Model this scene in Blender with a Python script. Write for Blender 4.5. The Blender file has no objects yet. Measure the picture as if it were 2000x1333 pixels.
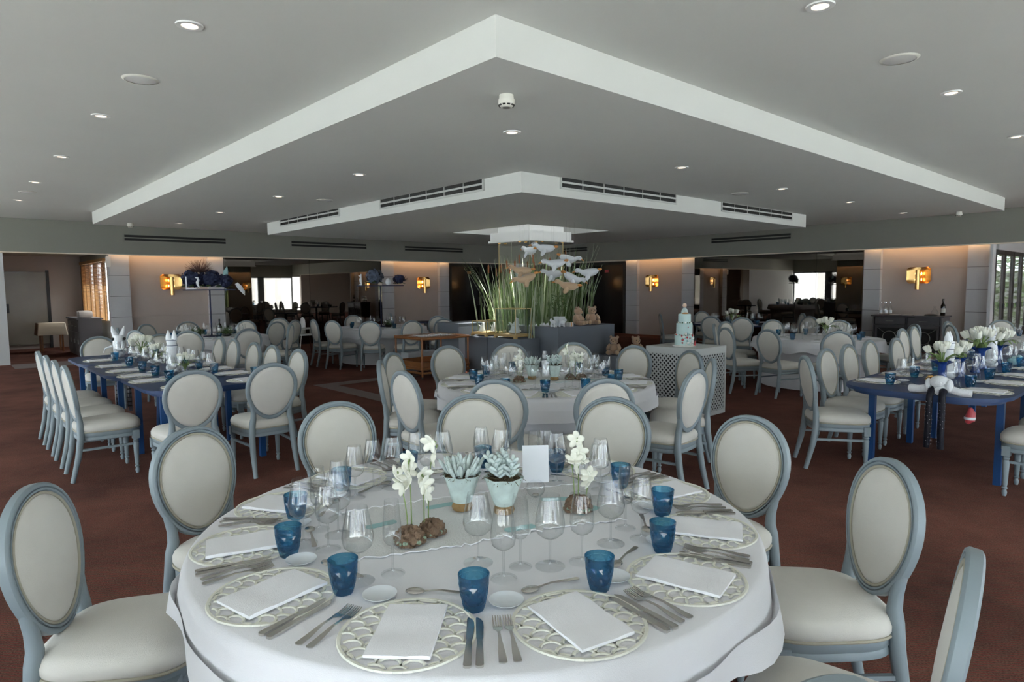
import bpy, math, random
from mathutils import Vector, Matrix
random.seed(7)
R_ = random.Random(11)
S = bpy.context.scene
COL = S.collection
sin, cos, pi, tau = math.sin, math.cos, math.pi, math.tau

# ---------------------------------------------------------------- camera
CAM_H = 1.6
FPX, PIT, ROL, YAW = 1262.35, 0.0839, -0.0085, 0.7308
cam = bpy.data.cameras.new('camera')
cam.sensor_width = 36.0
cam.lens = FPX / 2000 * 36
cam.clip_start = 0.05
cam.clip_end = 200
camo = bpy.data.objects.new('camera', cam)
COL.objects.link(camo)
_r, _u = Vector((1, 0, 0)), Vector((0, sin(PIT), cos(PIT)))
_f = Vector((0, cos(PIT), -sin(PIT)))
_rr = _r * cos(ROL) + _u * sin(ROL)
_uu = _u * cos(ROL) - _r * sin(ROL)
m = Matrix((_rr, _uu, -_f)).transposed().to_4x4()
m.translation = (0, 0, CAM_H)
camo.matrix_world = m
S.camera = camo

# ---------------------------------------------------------------- view, sky
S.view_settings.view_transform = 'Standard'
S.view_settings.look = 'None'
S.view_settings.gamma = 1.0
S.view_settings.use_curve_mapping = False
S.view_settings.exposure = 0.0
S.cycles.transparent_max_bounces = 24
SKY = 11.0
w = bpy.data.worlds.new('sky')
S.world = w
w.use_nodes = True
bg = w.node_tree.nodes['Background']
bg.inputs[0].default_value = (0.86, 0.94, 1.0, 1)
bg.inputs[1].default_value = SKY
sun = bpy.data.lights.new('sun', 'SUN'); sun.energy = 26; sun.angle = .02; sun.color = (.97, .985, 1)
suno = bpy.data.objects.new('sun', sun); COL.objects.link(suno)
suno.location = (0, 30, 40)

# ---------------------------------------------------------------- room frame: u = to the back left wall, v = to the back right wall
SU, CU = sin(YAW), cos(YAW)
def W(u, v, z=0.0): return Vector((-u * SU + v * CU, u * CU + v * SU, z))
def uvof(X, Y): return (-X * SU + Y * CU, X * CU + Y * SU)
def P(px, py, z):
    """point of the photograph that lies at height z"""
    a, b = px - 1000, py - 666.5
    c, s = cos(ROL), sin(ROL)
    a, b = a * c + b * s, -a * s + b * c
    d = Vector((a, FPX * cos(PIT) - b * sin(PIT), -b * cos(PIT) - FPX * sin(PIT)))
    t = (z - CAM_H) / d.z
    return Vector((d.x * t, d.y * t, z))
LW, RW = 17.64, 17.015          # back walls
Z3, Z2, Z1, ZH = 3.167, 2.929, 2.691, 2.445   # ceiling, dropped ceilings, header underside
UMIN = VMIN = -4.0              # glazed front walls

# portals in the glazed walls
def portal(name, c, sx, sy, nrm):
    l = bpy.data.lights.new(name, 'AREA')
    l.shape = 'RECTANGLE'; l.size = sx; l.size_y = sy
    l.cycles.is_portal = True
    o = bpy.data.objects.new(name, l); COL.objects.link(o)
    o.location = c
    o.rotation_euler = Vector(nrm).to_track_quat('-Z', 'Y').to_euler()
    return o
portal('window_light_left', W(6.8, VMIN - .02, 1.3), 21.6, 2.1, W(0, 1) - W(0, 0))
portal('window_light_right', W(UMIN - .02, 6.5, 1.3), 21.0, 2.1, W(1, 0) - W(0, 0))

# ---------------------------------------------------------------- materials
MATS = {}
def mat(name, col, rough=.5, metal=0., bump=0., bscale=200., var=0., vscale=6., spec=.5, sheen=0., emit=None, es=0.):
    if name in MATS: return MATS[name]
    mt = bpy.data.materials.new(name); mt.use_nodes = True
    nt = mt.node_tree; N = nt.nodes; b = N['Principled BSDF']
    b.inputs['Base Color'].default_value = (*col, 1)
    b.inputs['Roughness'].default_value = rough
    b.inputs['Metallic'].default_value = metal
    b.inputs['Specular IOR Level'].default_value = spec
    if sheen: b.inputs['Sheen Weight'].default_value = sheen
    if emit:
        b.inputs['Emission Color'].default_value = (*emit, 1)
        b.inputs['Emission Strength'].default_value = es
    tc = N.new('ShaderNodeTexCoord')
    if var:
        n = N.new('ShaderNodeTexNoise'); n.inputs['Scale'].default_value = vscale; n.inputs['Detail'].default_value = 4
        nt.links.new(tc.outputs['Object'], n.inputs['Vector'])
        mx = N.new('ShaderNodeMix'); mx.data_type = 'RGBA'
        mx.inputs[6].default_value = tuple(c * (1 - var) for c in col) + (1,)
        mx.inputs[7].default_value = tuple(min(1, c * (1 + var)) for c in col) + (1,)
        nt.links.new(n.outputs['Fac'], mx.inputs[0]); nt.links.new(mx.outputs[2], b.inputs['Base Color'])
    if bump:
        n2 = N.new('ShaderNodeTexNoise'); n2.inputs['Scale'].default_value = bscale; n2.inputs['Detail'].default_value = 3
        nt.links.new(tc.outputs['Object'], n2.inputs['Vector'])
        bp = N.new('ShaderNodeBump'); bp.inputs['Strength'].default_value = bump; bp.inputs['Distance'].default_value = .01
        nt.links.new(n2.outputs['Fac'], bp.inputs['Height']); nt.links.new(bp.outputs[0], b.inputs['Normal'])
    MATS[name] = mt
    return mt
def glassmat(name, tint, edge, gloss=.06):
    """thin clear wall of glass: see-through, darker along its rim, mirror-like reflections by Fresnel"""
    mt = bpy.data.materials.new(name); mt.use_nodes = True
    nt = mt.node_tree; N = nt.nodes; N.clear()
    out = N.new('ShaderNodeOutputMaterial')
    lw = N.new('ShaderNodeLayerWeight'); lw.inputs[0].default_value = .35
    mc = N.new('ShaderNodeMix'); mc.data_type = 'RGBA'
    mc.inputs[6].default_value = (*tint, 1); mc.inputs[7].default_value = (*edge, 1)
    nt.links.new(lw.outputs['Facing'], mc.inputs[0])
    tr = N.new('ShaderNodeBsdfTransparent'); nt.links.new(mc.outputs[2], tr.inputs[0])
    gl = N.new('ShaderNodeBsdfGlossy'); gl.inputs['Roughness'].default_value = .03
    fc = N.new('ShaderNodeLayerWeight'); fc.inputs[0].default_value = .5
    pw = N.new('ShaderNodeMath'); pw.operation = 'POWER'; pw.inputs[1].default_value = 4.0
    nt.links.new(fc.outputs['Facing'], pw.inputs[0])
    ad = N.new('ShaderNodeMath'); ad.operation = 'MULTIPLY_ADD'; ad.inputs[1].default_value = .85; ad.inputs[2].default_value = .05 + gloss; ad.use_clamp = True
    nt.links.new(pw.outputs[0], ad.inputs[0])
    mx = N.new('ShaderNodeMixShader')
    nt.links.new(ad.outputs[0], mx.inputs[0]); nt.links.new(tr.outputs[0], mx.inputs[1]); nt.links.new(gl.outputs[0], mx.inputs[2])
    nt.links.new(mx.outputs[0], out.inputs[0])
    MATS[name] = mt
    return mt
def emat(name, col, s):
    mt = bpy.data.materials.new(name); mt.use_nodes = True
    nt = mt.node_tree; nt.nodes.clear()
    e = nt.nodes.new('ShaderNodeEmission'); e.inputs[0].default_value = (*col, 1); e.inputs[1].default_value = s
    o = nt.nodes.new('ShaderNodeOutputMaterial'); nt.links.new(e.outputs[0], o.inputs[0])
    MATS[name] = mt
    return mt

mat('ceiling', (.60, .605, .575), .8, var=.03, vscale=1.5)
mat('header', (.25, .25, .215), .7, var=.04, vscale=2)
mat('panel', (.50, .44, .40), .75, var=.04, vscale=3)
mat('pillar', (.56, .56, .57), .7, var=.04, vscale=4)
mat('whitewall', (.6, .6, .6), .8)
mat('darkdoor', (.012, .010, .009), .12, var=.2)
mat('frame_dark', (.02, .02, .02), .35)
mat('mirror', (.20, .18, .16), .015, metal=1.)
mat('columnmirror', (.62, .63, .60), .02, metal=1.)
mat('lip_cove_spill', (.82, .72, .58), .6)  # bright cream paints the spill of the cove light onto the lip
mat('paint', (.225, .272, .295), .45, bump=.05, bscale=60, var=.07, vscale=9)
mat('cushion', (.63, .605, .55), .9, bump=.25, bscale=500, var=.05, vscale=12, sheen=.2)
mat('piping', (.40, .37, .29), .85, bump=.3, bscale=600)
mat('cloth', (.735, .735, .76), .85, bump=.12, bscale=350, var=.02, sheen=.15)
mat('cloth_far', (.62, .60, .57), .85, bump=.1, bscale=300)
mat('napkin', (.90, .90, .93), .85, bump=.2, bscale=420)
mat('runner', (.70, .705, .70), .9, bump=.5, bscale=180, var=.07, vscale=9)
mat('mat_cream', (.78, .78, .69), .6)
mat('steel', (.62, .60, .57), .24, metal=1.)
mat('porcelain', (.72, .75, .77), .25)
mat('white_ceramic', (.78, .80, .82), .3, var=.05, vscale=12)
mat('bluetable', (.014, .042, .13), .45, var=.1)
mat('stool_blue', (.008, .06, .20), .4)
mat('plinth', (.15, .17, .20), .6, var=.03)
mat('plinth_light', (.45, .48, .52), .6)
mat('lattice', (.55, .57, .56), .5)
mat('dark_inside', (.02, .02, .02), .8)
mat('bamboo', (.28, .11, .035), .35, var=.35, vscale=14)
mat('brass', (.75, .46, .17), .25, metal=1., var=.1, vscale=8)
mat('brass_frame', (.52, .40, .20), .35, metal=.6)
mat('wood_base', (.48, .33, .13), .5, var=.15)
mat('plush_white', (.72, .74, .76), .95, bump=.6, bscale=160, sheen=.4)
mat('plush_tan', (.60, .42, .26), .95, bump=.6, bscale=160, sheen=.4)
mat('plush_brown', (.50, .335, .22), .95, bump=.8, bscale=120, sheen=.4)
mat('orange_felt', (.62, .27, .08), .8)
mat('black', (.012, .012, .012), .4)
mat('reed', (.085, .14, .035), .5, var=.5, vscale=5)
mat('reed_lit', (.40, .45, .31), .5, var=.3, vscale=5)  # lighter copy of reed: highlights of lit blades put into the colour
mat('cattail', (.30, .11, .045), .9)
mat('leaf', (.07, .13, .035), .55, var=.4, vscale=12)
mat('stem_green', (.18, .26, .08), .5)
mat('petal', (.80, .80, .70), .6, var=.05, vscale=20)
mat('succulent', (.55, .64, .62), .6, var=.12, vscale=30)
mat('moss', (.12, .09, .045), .95, bump=1., bscale=90, var=.5, vscale=40)
mat('bark', (.20, .13, .085), .9, bump=.8, bscale=70, var=.5, vscale=30)
mat('cork', (.30, .19, .08), .9, bump=.6, bscale=120, var=.3, vscale=60)
mat('cake', (.52, .68, .66), .6)
mat('cake_white', (.80, .78, .74), .6)
mat('red', (.45, .05, .06), .4)
mat('teal', (.32, .52, .53), .8)
mat('skinlike', (.66, .48, .36), .7)
mat('sideboard', (.075, .07, .075), .45, var=.1)
mat('cabinet_side', (.13, .12, .125), .5)
mat('metal_grey', (.30, .29, .27), .35, metal=.8)
mat('bottle_glass', (.02, .016, .012), .08)
mat('label_paper', (.62, .60, .56), .8)
mat('navy', (.022, .030, .075), .8, var=.4, vscale=30)
mat('slate_blue', (.10, .13, .19), .8, var=.3, vscale=20)
mat('blue_glaze', (.02, .06, .26), .12)
mat('twig', (.10, .055, .05), .9)
mat('sequin', (.008, .008, .014), .5, spec=.2)
mat('silver', (.5, .5, .52), .2, metal=1.)
mat('blind_wood', (.40, .21, .07), .5, var=.3, vscale=9)
mat('tan_cloth', (.52, .42, .31), .9)
mat('towel', (.62, .56, .52), .95, bump=.4, bscale=200)
mat('plastic_white', (.68, .68, .66), .4)
mat('detector', (.66, .65, .58), .5)
mat('vent', (.50, .51, .48), .5)
mat('ventblack', (.008, .008, .007), .6)
mat('satin_glass', (.22, .19, .15), .25, metal=.15, var=.35, vscale=1.0)
mat('outside_wall', (.52, .52, .53), .8)
mat('terrace', (.85, .83, .78), .8, var=.1)
mat('palm', (.10, .17, .05), .6, var=.3)
mat('trunk', (.16, .11, .07), .9)
mat('concrete_dark', (.04, .03, .028), .8)
mat('sky_blue_paint', (.08, .16, .45), .5)
mat('stripe_light', (.19, .145, .135), .95, bump=.5, bscale=250)
glassmat('glass', (.99, .992, .992), (.80, .83, .84), .035)
glassmat('pane', (.93, .95, .95), (.7, .73, .73), .03)
glassmat('terrarium_glass', (.96, .975, .97), (.75, .8, .78), .0)
emat('lamp_warm', (1, .80, .6), 3.)
emat('bulb', (1, .55, .2), 9.)
emat('cove', (1, .56, .24), 13.)
emat('skylight', (.92, .96, 1.0), 4.)

def blueglass():
    mt = bpy.data.materials.new('blue_glass'); mt.use_nodes = True
    nt = mt.node_tree; N = nt.nodes; N.clear(); L = nt.links.new
    out = N.new('ShaderNodeOutputMaterial')
    lw = N.new('ShaderNodeLayerWeight'); lw.inputs[0].default_value = .5
    mc = N.new('ShaderNodeMix'); mc.data_type = 'RGBA'
    mc.inputs[6].default_value = (.50, .78, .90, 1); mc.inputs[7].default_value = (.05, .27, .46, 1)
    L(lw.outputs['Facing'], mc.inputs[0])
    tr = N.new('ShaderNodeBsdfTransparent'); L(mc.outputs[2], tr.inputs[0])
    df = N.new('ShaderNodeBsdfTranslucent'); df.inputs[0].default_value = (.04, .28, .46, 1)
    b = N.new('ShaderNodeMixShader'); b.inputs[0].default_value = .16
    L(tr.outputs[0], b.inputs[1]); L(df.outputs[0], b.inputs[2])
    gl = N.new('ShaderNodeBsdfGlossy'); gl.inputs['Roughness'].default_value = .04
    pw = N.new('ShaderNodeMath'); pw.operation = 'POWER'; pw.inputs[1].default_value = 4.0; L(lw.outputs['Facing'], pw.inputs[0])
    ad = N.new('ShaderNodeMath'); ad.operation = 'MULTIPLY_ADD'; ad.inputs[1].default_value = .7; ad.inputs[2].default_value = .06; L(pw.outputs[0], ad.inputs[0])
    c = N.new('ShaderNodeMixShader'); L(ad.outputs[0], c.inputs[0])
    L(b.outputs[0], c.inputs[1]); L(gl.outputs[0], c.inputs[2]); L(c.outputs[0], out.inputs[0])
    MATS['blue_glass'] = mt
blueglass()

def carpet():
    mt = bpy.data.materials.new('carpet'); mt.use_nodes = True
    nt = mt.node_tree; N = nt.nodes; b = N['Principled BSDF']; L = nt.links.new
    b.inputs['Roughness'].default_value = 1; b.inputs['Specular IOR Level'].default_value = .1
    tc = N.new('ShaderNodeTexCoord')
    mp = N.new('ShaderNodeMapping'); mp.inputs['Rotation'].default_value = (0, 0, 0.12); L(tc.outputs['Object'], mp.inputs[0])
    wv = N.new('ShaderNodeTexWave'); wv.bands_direction = 'Y'; wv.inputs['Scale'].default_value = 17.; wv.inputs['Distortion'].default_value = 1.2; wv.inputs['Detail'].default_value = 3; wv.inputs['Detail Scale'].default_value = 6
    L(mp.outputs[0], wv.inputs['Vector'])
    n1 = N.new('ShaderNodeTexNoise'); n1.inputs['Scale'].default_value = 130; n1.inputs['Detail'].default_value = 2; L(mp.outputs[0], n1.inputs['Vector'])
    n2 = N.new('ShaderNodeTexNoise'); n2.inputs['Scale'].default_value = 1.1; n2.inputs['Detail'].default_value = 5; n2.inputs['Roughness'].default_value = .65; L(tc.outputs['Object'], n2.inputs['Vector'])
    r1 = N.new('ShaderNodeValToRGB'); e = r1.color_ramp.elements
    e[0].color = (.07, .032, .024, 1); e[0].position = .3; e[1].color = (.175, .10, .078, 1); e[1].position = .75
    L(n1.outputs['Fac'], r1.inputs[0])
    r2 = N.new('ShaderNodeValToRGB'); e = r2.color_ramp.elements
    e[0].position = .78; e[0].color = (0, 0, 0, 1); e[1].position = .97; e[1].color = (1, 1, 1, 1)
    L(wv.outputs['Fac'], r2.inputs[0])
    m1 = N.new('ShaderNodeMix'); m1.data_type = 'RGBA'; m1.inputs[7].default_value = (.20, .04, .034, 1)
    mm = N.new('ShaderNodeMath'); mm.operation = 'MULTIPLY'; mm.inputs[1].default_value = .75; L(r2.outputs[0], mm.inputs[0])
    L(mm.outputs[0], m1.inputs[0]); L(r1.outputs[0], m1.inputs[6])
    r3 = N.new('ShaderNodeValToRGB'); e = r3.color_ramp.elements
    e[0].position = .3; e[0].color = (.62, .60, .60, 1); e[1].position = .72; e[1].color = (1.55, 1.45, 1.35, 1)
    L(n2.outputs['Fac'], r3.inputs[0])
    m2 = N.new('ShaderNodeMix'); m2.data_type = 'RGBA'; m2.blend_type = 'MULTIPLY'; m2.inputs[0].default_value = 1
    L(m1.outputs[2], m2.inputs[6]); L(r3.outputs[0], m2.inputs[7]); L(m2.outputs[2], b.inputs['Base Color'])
    bp = N.new('ShaderNodeBump'); bp.inputs['Strength'].default_value = .5; bp.inputs['Distance'].default_value = .006
    L(n1.outputs['Fac'], bp.inputs['Height']); L(bp.outputs[0], b.inputs['Normal'])
    MATS['carpet'] = mt
carpet()

# ---------------------------------------------------------------- mesh building
class MB:
    def __init__(s): s.v = []; s.f = []
    def add(s, vs, fs):
        o = len(s.v); s.v += [tuple(p) for p in vs]; s.f += [tuple(i + o for i in f) for f in fs]; return s
    def box(s, cx, cy, cz, sx, sy, sz, M=None):
        vs = [Vector((x * sx / 2, y * sy / 2, z * sz / 2)) for x in (-1, 1) for y in (-1, 1) for z in (-1, 1)]
        if M: vs = [M @ p for p in vs]
        vs = [p + Vector((cx, cy, cz)) for p in vs]
        return s.add(vs, [(0, 1, 3, 2), (4, 6, 7, 5), (0, 4, 5, 1), (2, 3, 7, 6), (0, 2, 6, 4), (1, 5, 7, 3)])
    def bx(s, x0, x1, y0, y1, z0, z1): return s.box((x0 + x1) / 2, (y0 + y1) / 2, (z0 + z1) / 2, x1 - x0, y1 - y0, z1 - z0)
    def uvbox(s, u0, u1, v0, v1, z0, z1):
        vs = [W(u, v, z) for v in (v0, v1) for u in (u0, u1) for z in (z0, z1)]
        return s.add(vs, [(0, 1, 3, 2), (4, 6, 7, 5), (0, 4, 5, 1), (2, 3, 7, 6), (0, 2, 6, 4), (1, 5, 7, 3)])
    def tube(s, pts, r, n=8, caps=True, flat=None, rot=0.):
        pts = [Vector(p) for p in pts]; k = len(pts)
        rs = r if isinstance(r, (list, tuple)) else [r] * k
        t0 = (pts[1] - pts[0]).normalized()
        a = Vector((0, 0, 1)) if abs(t0.z) < .9 else Vector((1, 0, 0))
        nx = t0.cross(a).normalized()
        vs = []
        for i, p in enumerate(pts):
            t = (pts[min(i + 1, k - 1)] - pts[max(i - 1, 0)])
            t = t.normalized() if t.length > 1e-9 else t0
            nx = (nx - t * nx.dot(t)); nx = nx.normalized() if nx.length > 1e-6 else t.orthogonal().normalized()
            ny = t.cross(nx)
            for j in range(n):
                an = tau * j / n + rot
                q = nx * cos(an) + ny * sin(an) * (flat or 1)
                vs.append(p + q * rs[i])
        fs = [(i * n + j, i * n + (j + 1) % n, (i + 1) * n + (j + 1) % n, (i + 1) * n + j) for i in range(k - 1) for j in range(n)]
        if caps: fs += [tuple(range(n))[::-1], tuple((k - 1) * n + j for j in range(n))]
        return s.add(vs, fs)
    def lathe(s, prof, n=16, c=(0, 0, 0), caps=True, M=None, lobes=None):
        k = len(prof); vs = []
        for i, (r, z) in enumerate(prof):
            for j in range(n):
                a = tau * j / n
                rr = r * (1 + lobes(a, z)) if lobes else r
                vs.append(Vector((rr * cos(a), rr * sin(a), z)))
        if M: vs = [M @ p for p in vs]
        vs = [p + Vector(c) for p in vs]
        fs = [(i * n + j, i * n + (j + 1) % n, (i + 1) * n + (j + 1) % n, (i + 1) * n + j) for i in range(k - 1) for j in range(n)]
        if caps:
            if prof[0][0] > 1e-5: fs.append(tuple(range(n))[::-1])
            if prof[-1][0] > 1e-5: fs.append(tuple((k - 1) * n + j for j in range(n)))
        return s.add(vs, fs)
    def ell(s, c, r, nu=12, nv=8, M=None):
        if not isinstance(r, (list, tuple)): r = (r, r, r)
        vs = []
        for i in range(nv + 1):
            ph = pi * i / nv
            for j in range(nu):
                a = tau * j / nu
                vs.append(Vector((r[0] * sin(ph) * cos(a), r[1] * sin(ph) * sin(a), -r[2] * cos(ph))))
        if M: vs = [M @ p for p in vs]
        vs = [p + Vector(c) for p in vs]
        fs = [(i * nu + j, i * nu + (j + 1) % nu, (i + 1) * nu + (j + 1) % nu, (i + 1) * nu + j) for i in range(nv) for j in range(nu)]
        return s.add(vs, fs)
    def prism(s, poly, z0, z1):
        n = len(poly)
        vs = [(x, y, z0) for x, y in poly] + [(x, y, z1) for x, y in poly]
        fs = [tuple(range(n))[::-1], tuple(range(n, 2 * n))] + [(i, (i + 1) % n, n + (i + 1) % n, n + i) for i in range(n)]
        return s.add(vs, fs)
    def rings(s, rs, cap0=True, cap1=True):
        n = len(rs[0]); vs = [p for r in rs for p in r]; k = len(rs)
        fs = [(i * n + j, i * n + (j + 1) % n, (i + 1) * n + (j + 1) % n, (i + 1) * n + j) for i in range(k - 1) for j in range(n)]
        if cap0: fs.append(tuple(range(n))[::-1])
        if cap1: fs.append(tuple((k - 1) * n + j for j in range(n)))
        return s.add(vs, fs)
    def ribbon(s, st, th):
        """flat bar along y; st = (y, z, halfwidth[, x])"""
        rs = []
        for q in st:
            y, z, h = q[:3]; x = q[3] if len(q) > 3 else 0
            rs.append([(x - h, y, z), (x + h, y, z), (x + h, y, z + th), (x - h, y, z + th)])
        return s.rings(rs)
    def build(s, name, mt, parent=None, smooth=True, loc=None, rz=None, angle=40):
        me = bpy.data.meshes.new(name); me.from_pydata(s.v, [], s.f)
        me.validate(); me.materials.append(MATS[mt] if isinstance(mt, str) else mt)
        if smooth:
            me.polygons.foreach_set('use_smooth', [True] * len(me.polygons))
            me.set_sharp_from_angle(angle=math.radians(angle))
        me.update()
        o = bpy.data.objects.new(name, me); COL.objects.link(o)
        if parent: o.parent = parent
        if loc is not None: o.location = loc
        if rz is not None: o.rotation_euler = (0, 0, rz)
        return o
def tag(o, label, cat, group=None, kind=None):
    if label: o['label'] = label
    if cat: o['category'] = cat
    if group: o['group'] = group
    if kind: o['kind'] = kind
    return o
def struct(o, label=None):
    o['kind'] = 'structure'
    if label: o['label'] = label
    return o
def empty(name, loc=(0, 0, 0), rz=0.):
    o = bpy.data.objects.new(name, None); o.empty_display_size = .1; COL.objects.link(o)
    o.location = loc; o.rotation_euler = (0, 0, rz); return o
def thing(name, label, cat, loc=(0, 0, 0), rz=0., group=None): return tag(empty(name, loc, rz), label, cat, group)
def dup(o, loc=None, rz=None, label=None, group=None, cat=None, sc=None, parent=None):
    c = o.copy(); COL.objects.link(c)
    if parent: c.parent = parent
    if loc is not None: c.location = loc
    if rz is not None: c.rotation_euler = (0, 0, rz)
    if sc is not None: c.scale = (sc, sc, sc)
    if label: c['label'] = label
    if group: c['group'] = group
    if cat: c['category'] = cat
    for ch in o.children: dup(ch, parent=c)
    return c
PROTO = {}
def place(key, maker, loc, rz, label, cat, group=None, sc=None):
    """first use builds the thing, later uses copy it with its parts"""
    if key not in PROTO:
        o = maker(); PROTO[key] = o
        o.location = loc; o.rotation_euler = (0, 0, rz)
        if sc is not None: o.scale = (sc, sc, sc)
        tag(o, label, cat, group)
        if group is None and 'group' in o: del o['group']
        return o
    c = dup(PROTO[key], loc, rz, label, group, cat, sc)
    if sc is None: c.scale = (1, 1, 1)
    if group is None and 'group' in c: del c['group']
    return c
def face(d):
    """rotation that turns local +y to direction d"""
    return math.atan2(-d[0], d[1])
DU, DV = W(1, 0), W(0, 1)
# the sun stands high behind the house, so the terrace is sunlit and the glazed walls stay in shade
suno.rotation_euler = (-(DU + DV) * .42 - Vector((0, 0, 1))).to_track_quat('-Z', 'Y').to_euler()

# ================================================================ THE ROOM
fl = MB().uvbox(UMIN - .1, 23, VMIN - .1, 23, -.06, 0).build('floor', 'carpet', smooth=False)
struct(fl, 'dark reddish brown carpet with fine woven lines')
for (a, b, c, d) in ((9.81, 10.10, 4.63, 8.2), (6.0, 9.81, 4.63, 4.92)):
    MB().uvbox(a, b, c, d, 0, .004).build('carpet_band', 'stripe_light', fl, False)

def frame_slab(u0, u1, v0, v1, hu0, hu1, hv0, hv1, z0, z1):
    m = MB()
    m.uvbox(u0, hu0, v0, v1, z0, z1).uvbox(hu1, u1, v0, v1, z0, z1)
    m.uvbox(hu0, hu1, v0, hv0, z0, z1).uvbox(hu0, hu1, hv1, v1, z0, z1)
    return m
U1, V1, U2, V2 = 2.934, 2.524, 5.581, 5.169
LA, RA, LB, RB = 15.451, 14.938, 13.169, 12.621
SK = (8.35, 10.55, 7.88, 10.1)
ce = MB().uvbox(UMIN - .1, LW + .5, VMIN - .1, RW + .5, Z3, Z3 + .12).build('ceiling', 'ceiling', smooth=False)
struct(ce, 'pale grey ceiling with two stepped drops around a skylight')
frame_slab(U1, LA, V1, RA, *SK, Z2, Z3).build('dropped_ceiling', 'ceiling', ce, False)
frame_slab(U2, LB, V2, RB, *SK, Z1, Z2).build('dropped_ceiling', 'ceiling', ce, False)

# back walls: header above, recessed bays below with warm cove strips
def wall_box(side, a0, a1, d0, d1, z0, z1, m=None):
    """side L: along v, depth u; side R: along u, depth v"""
    m = m or MB()
    return m.uvbox(LW + d0, LW + d1, a0, a1, z0, z1) if side == 'L' else m.uvbox(a0, a1, RW + d0, RW + d1, z0, z1)
for side, a0, a1, solid in (('L', VMIN, 17.5, [(VMIN, 1.2), (3.19, 17.5)]), ('R', UMIN, 18.1, [(3.55, 18.1)])):
    wname = 'wall_left' if side == 'L' else 'wall_right'
    root = struct(empty(wname), 'dark grey header wall above recessed taupe bays')
    h = MB(); wall_box(side, a0, a1, 0, .08, ZH, Z3, h); wall_box(side, a0, a1, .08, .5, 2.56, Z3, h)
    h.build('header', 'header', root, False)
    wall_box(side, a0, a1, -.012, .09, ZH - .022, ZH).build('lip', 'lip_cove_spill', root, False)
    b = MB()
    for (s0, s1) in solid: wall_box(side, s0, s1, .36, .5, 0, 2.56, b)
    b.build('recess', 'panel', root, False)
    globals()[wname] = root
bays = {'L': [('w', VMIN, 1.2), ('p', 3.19, 3.61), ('n', 3.61, 5.41), ('p', 5.41, 5.79), ('m', 5.79, 10.52), ('p', 10.52, 10.98), ('n', 10.98, 12.76), ('p', 12.76, 13.14), ('d', 13.14, 17.3)],
        'R': [('d', 13.52, 17.9), ('p', 13.06, 13.52), ('n', 11.36, 13.06), ('p', 10.91, 11.36), ('m', 6.15, 10.91), ('p', 5.77, 6.15), ('n', 4.0, 5.77), ('p', 3.55, 4.0)]}
ntrim = ndoor = 0
PJ = [0, .45, .95, 1.45, 1.95, 2.5]
for side, lst in bays.items():
    root = wall_left if side == 'L' else wall_right
    for kind, a, b in lst:
        if kind == 'w':
            wall_box(side, a, b, .0, .36, 0, ZH - .03).build('wall_panel', 'whitewall', root, False)
        elif kind == 'p':
            ntrim += 1
            t = struct(empty('trim_%d' % ntrim), 'pale grey pilaster of stacked panels')
            for z0, z1 in zip(PJ[:-1], PJ[1:]):
                wall_box(side, a, b, .20, .36, z0 + .004, z1 - .004).build('panel', 'pillar', t, False)
            wall_box(side, a + .005, b - .005, .206, .355, 0, 2.5).build('joint_backing', 'dark_inside', t, False)
        elif kind == 'n':
            for z0, z1 in zip([0, .95, 1.95], [.95, 1.95, 2.5]):
                wall_box(side, a, b, .33, .36, z0 + .002, z1 - .002).build('wall_panel', 'panel', root, False)
            wall_box(side, a, b, .325, .33, 0, .1).build('skirting', 'panel', root, False)
        elif kind == 'm':
            cuts = [a, 7.29, b] if side == 'R' else [a, (a + b) / 2, b]
            for c0, c1 in zip(cuts[:-1], cuts[1:]):
                mo = wall_box(side, c0 + .004, c1 - .004, .17, .2, .02, ZH - .035).build('wall_mirror', 'mirror', smooth=False)
                tag(mo, {('L', 0): 'tall smoked mirror behind the tall tray stands, nearer the left annex', ('L', 1): 'tall smoked mirror beside the lamp left of the reeds',
                         ('R', 0): 'narrow smoked mirror pane beside the dark sideboard bay', ('R', 1): 'wide smoked mirror pane behind the tiered cake'}[(side, 0 if c0 == a else 1)], 'mirror')
            wall_box(side, a, b, .2, .36, 0, ZH).build('mirror_backing', 'dark_inside', root, False)
        else:
            n = 3
            for k in range(n):
                ndoor += 1
                d = struct(empty('door_%d' % ndoor), 'tall dark glossy double door leaf in the back corner')
                c0, c1 = a + (b - a) * k / n, a + (b - a) * (k + 1) / n
                wall_box(side, c0 + .01, c1 - .01, .18, .24, .01, ZH - .04).build('leaf', 'darkdoor', d, False)
                f = MB()
                for q in (c0 + .01, c1 - .09): wall_box(side, q, q + .08, .165, .18, .01, ZH - .04, f)
                wall_box(side, c0 + .01, c1 - .01, .165, .18, ZH - .14, ZH - .04, f)
                f.build('door_frame', 'frame_dark', d, False)
                q = c1 - .12
                wall_box(side, q, q + .02, .12, .165, .95, 1.25).build('door_handle', 'metal_grey', d, False)
# cove light strips above the taupe bays
for side, segs in (('L', [(3.19, 5.79), (10.52, 13.14)]), ('R', [(10.91, 13.52), (3.55, 6.15)])):
    for a, b in segs:
        o = wall_box(side, a + .03, b - .03, .10, .15, 2.535, 2.55).build('cove_light', 'cove', smooth=False)
        far = (a > 8)
        tag(o, 'warm light strip hidden above the %s taupe bay of the %s wall' % ('reed-side' if far else 'outer', 'left' if side == 'L' else 'right'), 'light strip')

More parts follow.
